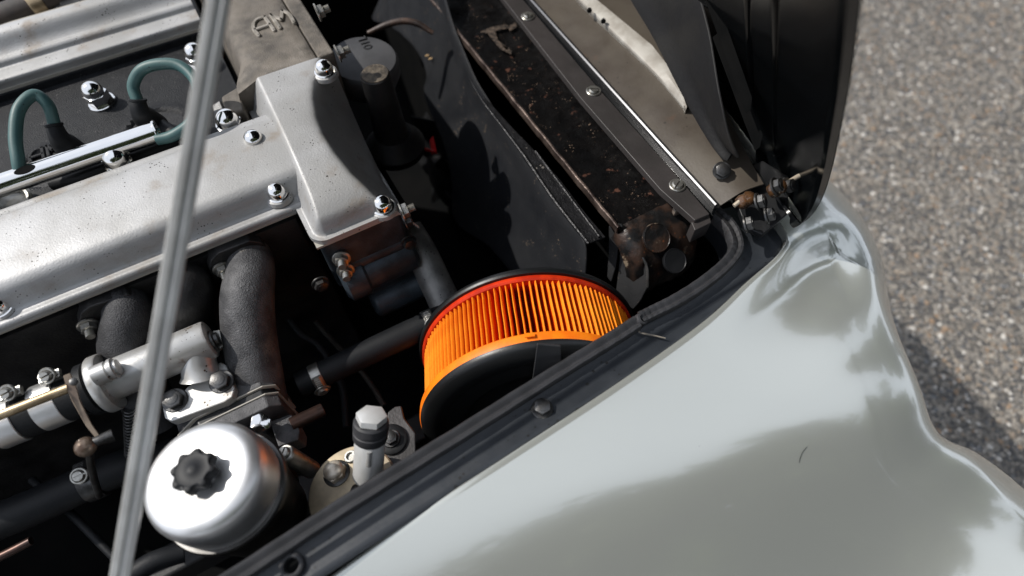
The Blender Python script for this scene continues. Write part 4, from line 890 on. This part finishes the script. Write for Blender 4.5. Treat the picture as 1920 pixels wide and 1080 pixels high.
# leg and foot plate with two bolts
FP = [(304, 764), (309, 752), (338, 738), (352, 724), (398, 690), (412, 678), (424, 684), (440, 728), (436, 744), (420, 754), (322, 790), (308, 784)]
b = M(); b.prism([at(x, y, .776) for x, y in FP], (0, 0, -.016)); FT = build('foot_plate', b, ALU_CLEAN, rail, bevel=.002)
b = M(); b.lathe(at(378, 708, .774), (at(366, 652, .80) - at(378, 708, .774)), [(.026, 0), (.0225, .006), (.0215, .02), (.0215, .05)], 32); build('leg', b, ALU_CLEAN, rail)
for x, y, m_ in [(416, 716, ZINC), (329, 751, STEEL)]:
    o = put('bolt', BOLT, m_, FT, at(x, y, .7765), rotz((0, -.15, 1))); o.scale = (1.25, 1.25, 1.2)
b = M(); b.prism([at(203, 664, .782), at(210, 657, .782), at(275, 640, .782), at(278, 652, .782), at(214, 676, .782), at(205, 674, .782)], (0, 0, -.003)); build('tag_plate', b, ZINC, rail, bevel=.001)
b = M(); b.prism([at(398, 620, .80), at(412, 618, .80), at(418, 650, .79), at(404, 660, .79)], (0, 0, -.005)); o = build('end_bracket', b, ZINC, rail, bevel=.001)
# rubber joint with two bright bands, at the left edge
rj = thing('coolant_hose', 'black rubber hose with two bright bands joining the rail at left edge', 'hose', at(60, 770, .78))
j0, j1 = at(-70, 826, .80), at(158, 736, .80); jx = (j1 - j0).normalized()
b = M(); b.tube([j0, j0.lerp(j1, .5), j1], .0275, 36, 4); build('hose', b, HOSE, rj)
for x, y, s in [(100, 757, (88, 692)), (20, 790, (14, 724))]:
    c = at(x, y, .80); b = M(); b.cyl(c - jx * .014, c + jx * .014, .0292, n=44, bev=.0008); o = build('hose_clamp', b, POLISH, rj)
    q = at(s[0] + 2, s[1] + 12, .838); b = M(); b.cyl(q - Vector((0, 0, .008)) - jx * .004, q + Vector((0, 0, .004)) - jx * .004, .006, n=12); b.bar(q - jx * .012 - Vector((0, 0, .004)), q + jx * .012 - Vector((0, 0, .004)), .012, .006); build('clamp_ear', b, ZINC, o, bevel=.001)
    k = put('clamp_screw', SCREW, mat('brassy_zinc', (.50, .46, .37), (.3, .26, .2), ns=70, rough=.3, metal=.9), o, q, rotz((-.2, -.55, .8))); k.scale = (.85, .85, 1.5)

# ================================================================ THROTTLE LINKAGE
tl = thing('throttle_linkage', 'tarnished brass throttle rod with flat arm and ball joint', 'linkage', at(160, 830, .80))
b = M(); b.tube([at(-60, 802, .852), at(130, 727, .852)], .0058, 16, 0); build('rod', b, BRASS, tl)
b = M(); P_ = A((118, 704, .858), (131, 699, .858), (141, 722, .856), (150, 752, .85), (172, 796, .835), (194, 826, .825), (188, 833, .825), (160, 798, .838), (134, 752, .852), (124, 728, .857)); b.prism(P_, (0, 0, -.003)); build('arm', b, mat('dull_brass_arm', (.20, .16, .12), (.12, .09, .07), ns=60, rough=.42, metal=.7), tl, bevel=.0008)
q = at(139, 716, .86); b = M(); b.lathe(q, (.2, -.3, 1), [(.0045, 0), (.0045, .002), (.002, .003), (0, .003)], 14); build('arm_rivet', b, STEEL, tl)
q = at(160, 836, .828); b = M(); b.lathe(q - Vector((0, 0, .014)), (0, -.1, 1), [(.004, 0)] + [(.0115 * math.cos(t), .014 + .0105 * math.sin(t)) for t in np.linspace(-1.2, 1.5, 12)] + [(0, .0247)], 24); build('ball_joint', b, mat('greasy_ball', (.075, .045, .03), (.22, .17, .13), ns=60, rough=.3, metal=.5), tl)
b = M(); b.tube([at(160, 836, .826), at(185, 826, .826), at(212, 816, .822)], [.006, .006, .0075], 12, 4); build('ball_stud', b, STEEL, tl)
b = M(); b.tube([at(168, 850, .82), at(172, 880, .79), at(186, 930, .72)], .004, 10, 4); build('drop_link', b, STEEL, tl)
b = M(); P_ = []
for t in np.linspace(0, 1, 160):
    c = at(243, 760, .76).lerp(at(246, 850, .70), float(t)); a = t * 6.283 * 16; P_.append(c + Vector((math.cos(a), math.sin(a), 0)) * .008)
b.tube(P_, .0014, 6, 0); tag(build('return_spring', b, STEEL), 'coiled return spring hanging beside the stay rod', 'spring')

# ================================================================ CARBURETTOR
carb = thing('carburettor', 'carburettor with polished domed chamber and black damper knob', 'carburettor', at(430, 980, .66))
dc = at(380, 893, .868); DA = Vector((-.02, .06, 1)).normalized()
b = M(); prof = [(.0625, -.050), (.0632, -.040), (.0630, -.016), (.0620, -.007), (.0590, .0005), (.0535, .0050), (.0470, .0070), (.0400, .0072), (.0320, .0062), (.0250, .0050), (.0205, .0044), (.0175, .0044), (.0160, .0046), (.0140, .0048), (0, .0048)]
b.lathe(dc, DA, [(p_.x, p_.y) for p_ in catmull([Vector((r, h_, 0)) for r, h_ in prof], 4)], 96); SCH = build('suction_chamber', b, POLISH, carb, sharp=70)
b = M(); n = 96; v = []; f = []
kp = dc - DA * .001
for r, h_, lob in [(.0125, -.002, 0), (.0128, .008, 0), (.0175, .0095, .0016), (.0205, .0115, .0024), (.0208, .0215, .0024), (.0200, .0240, .0020), (.0178, .0252, .0008), (.0168, .0248, 0), (.0160, .0246, 0), (.0060, .0250, 0), (.0050, .0256, 0), (.0005, .0257, 0)]:
    for k in range(n):
        t = 2 * math.pi * k / n; rr = r + lob * math.cos(8 * t); uu, ww, aa = frame(DA); v.append(kp + DA * h_ + (uu * math.cos(t) + ww * math.sin(t)) * rr)
m_ = len(v) // n
f = [(i * n + k, i * n + (k + 1) % n, (i + 1) * n + (k + 1) % n, (i + 1) * n + k) for i in range(m_ - 1) for k in range(n)]
b.add(v, f); build('damper_knob', b, mat('black_bakelite', (.010, .011, .013), rough=.5, spec=.22, bump=.1, bs=500), carb, sharp=45)
b = M(); b.lathe(dc, DA, [(.040, -.20), (.052, -.17), (.0585, -.11), (.0645, -.066), (.0675, -.062), (.0680, -.052), (.0665, -.050), (.0630, -.050)], 72); build('chamber_body', b, mat('dark_polished_body', (.10, .098, .095), (.06, .058, .055), ns=20, rough=.28, metal=.9), carb)
for a in (2.3,):
    uu, ww, aa = frame(DA); q = dc + DA * -.050 + (uu * math.cos(a) + ww * math.sin(a)) * .0655; put('screw', SCREW, ZINC, carb, q, rotz(DA))
# mounting flanges stacked against the manifold, pale gasket edges between them
zf = .764
for nm, ya, yb, mm, x0, x1, zt in [('mount_plate', .4150, .4330, MANI, -.258, -.128, zf), ('gasket', .4130, .4150, MATS['pale_gasket_edge'], -.260, -.126, zf + .001), ('spacer', .4030, .4128, BLACK, -.257, -.129, zf - .002), ('gasket', .4010, .4030, MATS['pale_gasket_edge'], -.260, -.126, zf + .001), ('carburettor_flange', .3830, .4008, MANI, -.258, -.128, zf)]:
    pl = [(x0, zt - .10), (x1, zt - .10), (x1, zt - .012), (x1 - .014, zt), (x0 + .030, zt), (x0, zt - .022)]
    b = M(); b.prism([(x, ya, z) for x, z in pl], (0, yb - ya, 0)); build(nm, b, mm, carb, bevel=.0006 if nm == 'gasket' else .002)
b = M(); b.lathe((-.19, .30, .705), (0, 1, 0), [(.040, 0), (.040, .085)], 36); build('throttle_body', b, DARKCAST, carb)
b = M(); q = at(482, 782, .775); b.lathe(q - Vector((0, 0, .03)), (.1, -.35, 1), [(.006, 0), (.006, .016), (.0075, .016), (.0075, .018)], 16); hexo = build('flange_stud', b, STEEL, carb)
b = M(); hexring(b, .0125, 0, .016); me = b.mesh('flange_nut', False)[0]; put('flange_nut', me, CHROME, carb, q - Vector((0, .004, .014)), rotz((.1, -.35, 1)))
# grey union block with brown pipe and the slotted screw beside the chamber
b = M(); b.prism([at(505, 790, .74), at(546, 775, .74), at(562, 806, .735), at(560, 824, .735), at(522, 838, .74)], (0, 0, -.035)); ub = build('union_block', b, MANI, carb, bevel=.002)
b = M(); b.cyl(at(545, 797, .735), at(606, 768, .725), .0095, n=18, bev=.001); build('union_pipe', b, COPPER, ub)
b = M(); q = at(535, 851, .772); b.cyl(q - Vector((-.012, .012, .06)), q, .0115, n=24, bev=.001); o = build('idle_screw_boss', b, ZINC, carb); k = put('idle_screw', SCREW, ZINC, o, q, rotz((-.2, .2, 1)) @ Quaternion((0, 0, 1), .9)); k.scale = (.95, .95, 1.1)

# ================================================================ FUEL BOWL LID, UNION AND BRACKET low beside the wing
fb = thing('fuel_bowl', 'round cast fuel bowl lid with domed nut beside the silver union', 'fuel bowl', at(662, 925, .68))
BA = Vector((-.08, .16, 1)).normalized(); bc = at(662, 918, .738)
b = M(); b.lathe(bc, BA, [(.050, -.06), (.0515, -.008), (.0555, -.006), (.0560, .0), (.0545, .0035), (.0515, .0040), (.0495, .0028), (.040, .0018), (.020, .003), (0, .003)], 72); BL = build('bowl_lid', b, mat('grimy_pot_metal', (.17, .16, .145), (.10, .093, .083), ns=24, rough=.45, metal=.55, bump=.35, bs=350, stains=((.27, .225, .16), 20, .57, .72)), fb)
uu, ww, aa = frame(BA)
b = M(); b.lathe(bc, BA, [(.0515, .0038), (.0555, .0030), (.0562, .0008), (.0540, .0046), (.0518, .0046)], 72); build('lid_rim', b, mat('brassy_rim', (.34, .28, .19), (.22, .18, .125), ns=30, rough=.42, metal=.5), fb)
q = onplane(632, 888, bc + BA * .004, BA); b = M(); b.lathe(q, BA, [(.017, 0), (.017, .002), (.0155, .003)], 28); build('nut_washer', b, STEEL, fb)
b = M(); hexring(b, .0142, 0, .010); b.lathe((0, 0, 0), (0, 0, 1), [(.0125, .0095)] + [(.0125 * math.cos(t), .0105 + .008 * math.sin(t)) for t in np.linspace(.1, 1.5, 7)] + [(0, .0186)], 24)
put('dome_nut', b.mesh('dome_nut', False)[0], mat('stained_nickel', (.60, .55, .47), (.35, .29, .22), ns=90, rough=.4, metal=.45), fb, q + BA * .002, rotz(BA))
q = onplane(659, 858, bc + BA * .003, BA); b = M(); b.lathe(q, BA, [(.0080, 0), (.0085, .004), (.0075, .0055), (.0052, .0055), (.0045, .002), (0, .002)], 24); build('eyelet', b, ZINC, fb)
# raised lettering ring too grimy to read: a row of short cast bars
for k in range(9):
    a = 2.75 + k * .085
    p0 = bc + BA * .0024 + (uu * math.cos(a) + ww * math.sin(a)) * .036; p1 = bc + BA * .0024 + (uu * math.cos(a) + ww * math.sin(a)) * .044
b = M(); q = onplane(660, 925, bc + BA * .010, BA); b.tube([q - BA * .004, q + Vector((.02, -.015, -.002)), q + Vector((.05, -.04, -.01))], [.012, .012, .011], 18, 6); build('banjo_arm', b, DARKCAST, fb)
fu = thing('fuel_union', 'upright silver cylinder with black collar and hexagon top', 'union', at(690, 905, .72))
t1, t0 = at(697, 776, .842), at(689, 905, .752); ua = (t1 - t0).normalized(); H_ = (t1 - t0).length
b = M(); b.lathe(t0, ua, [(.0085, -.010), (.0085, .006), (.0165, .008), (.0180, .012), (.0180, H_ - .038), (.0172, H_ - .036)], 40); build('cylinder', b, mat('bright_satin_union', (.70, .70, .69), (.60, .60, .58), ns=30, rough=.38, metal=.35, bump=.1, bs=400), fu)
b = M(); b.lathe(t0, ua, [(.0185, H_ - .037), (.0200, H_ - .035), (.0203, H_ - .026), (.0193, H_ - .025), (.0193, H_ - .022), (.0205, H_ - .021), (.0203, H_ - .012), (.0185, H_ - .010), (.012, H_ - .010)], 40); build('rubber_collar', b, RUBBER, fu)
b = M(); hexring(b, .0178, 0, .010, .001); put('hexagon_top', b.mesh('hexagon_top', False)[0], MATS['bright_satin_union'], fu, t0 + ua * (H_ - .010), rotz(ua) @ Quaternion((0, 0, 1), .5))
b = M(); sdv = (CAM - t0); sdv = (sdv - ua * sdv.dot(ua)).normalized(); q = t0 + ua * (H_ - .040) + sdv * .0178
b.tube([q, q - ua * .022], .0032, 10, 0); build('flat_key', b, ALU_CLEAN, fu)
br = [(727, 772), (740, 762), (752, 760), (758, 784), (770, 800), (779, 812), (780, 860), (724, 900), (718, 840)]
b = M(); b.prism([at(x, y, .70) for x, y in br], (0, 0, -.006)); MB_ = build('mount_bracket', b, mat('grey_mount_plate', (.075, .072, .072), (.045, .043, .043), ns=20, rough=.5, metal=.5, bump=.4, bs=250), None, bevel=.002); tag(MB_, 'grey steel bracket plate beside the silver union under the filter', 'bracket')
q = at(734, 824, .702); b = M(); b.lathe(q, (0, 0, 1), [(.021, 0), (.021, .002), (.019, .003), (.011, .003)], 30); build('cup_washer', b, BLACK, MB_); put('bolt', BOLT, STEEL, MB_, q + Vector((0, 0, .003)))

# ================================================================ dim cables and a chassis rail deep in the bay
b = M(); b.box(-.70, .36, .345, .395, .40, .47); tag(build('chassis_rail', b, mat('dull_black_rail', (.012, .012, .013), (.02, .019, .018), ns=20, rough=.6, bump=.5, bs=150), None, bevel=.006), 'black chassis rail deep in the bay beneath the filter', 'rail')
for nm, pts, r, m_, lab in [
    ('wiring_cable', [(520, 560, .62), (560, 620, .60), (600, 650, .58), (640, 720, .56), (650, 800, .55)], .006, HOSE, 'black cable hanging in the dark beside the grey runner'),
    ('wiring_cable', [(545, 520, .60), (590, 600, .57), (680, 700, .55), (720, 760, .54)], .0045, mat('dusty_cloth_cable', (.035, .030, .024), (.02, .017, .014), ns=60, rough=.7), 'thin brown cable crossing the dark under the bottom hose'),
    ('wiring_cable', [(60, 900, .58), (130, 960, .58), (190, 1020, .57), (240, 1070, .56)], .006, HOSE, 'black cable running down the dark bottom left corner')]:
    b = M(); b.tube([at(*p) for p in pts], r, 12, 8); tag(build(nm, b, m_), lab, 'cable', 'cables deep in the bay')
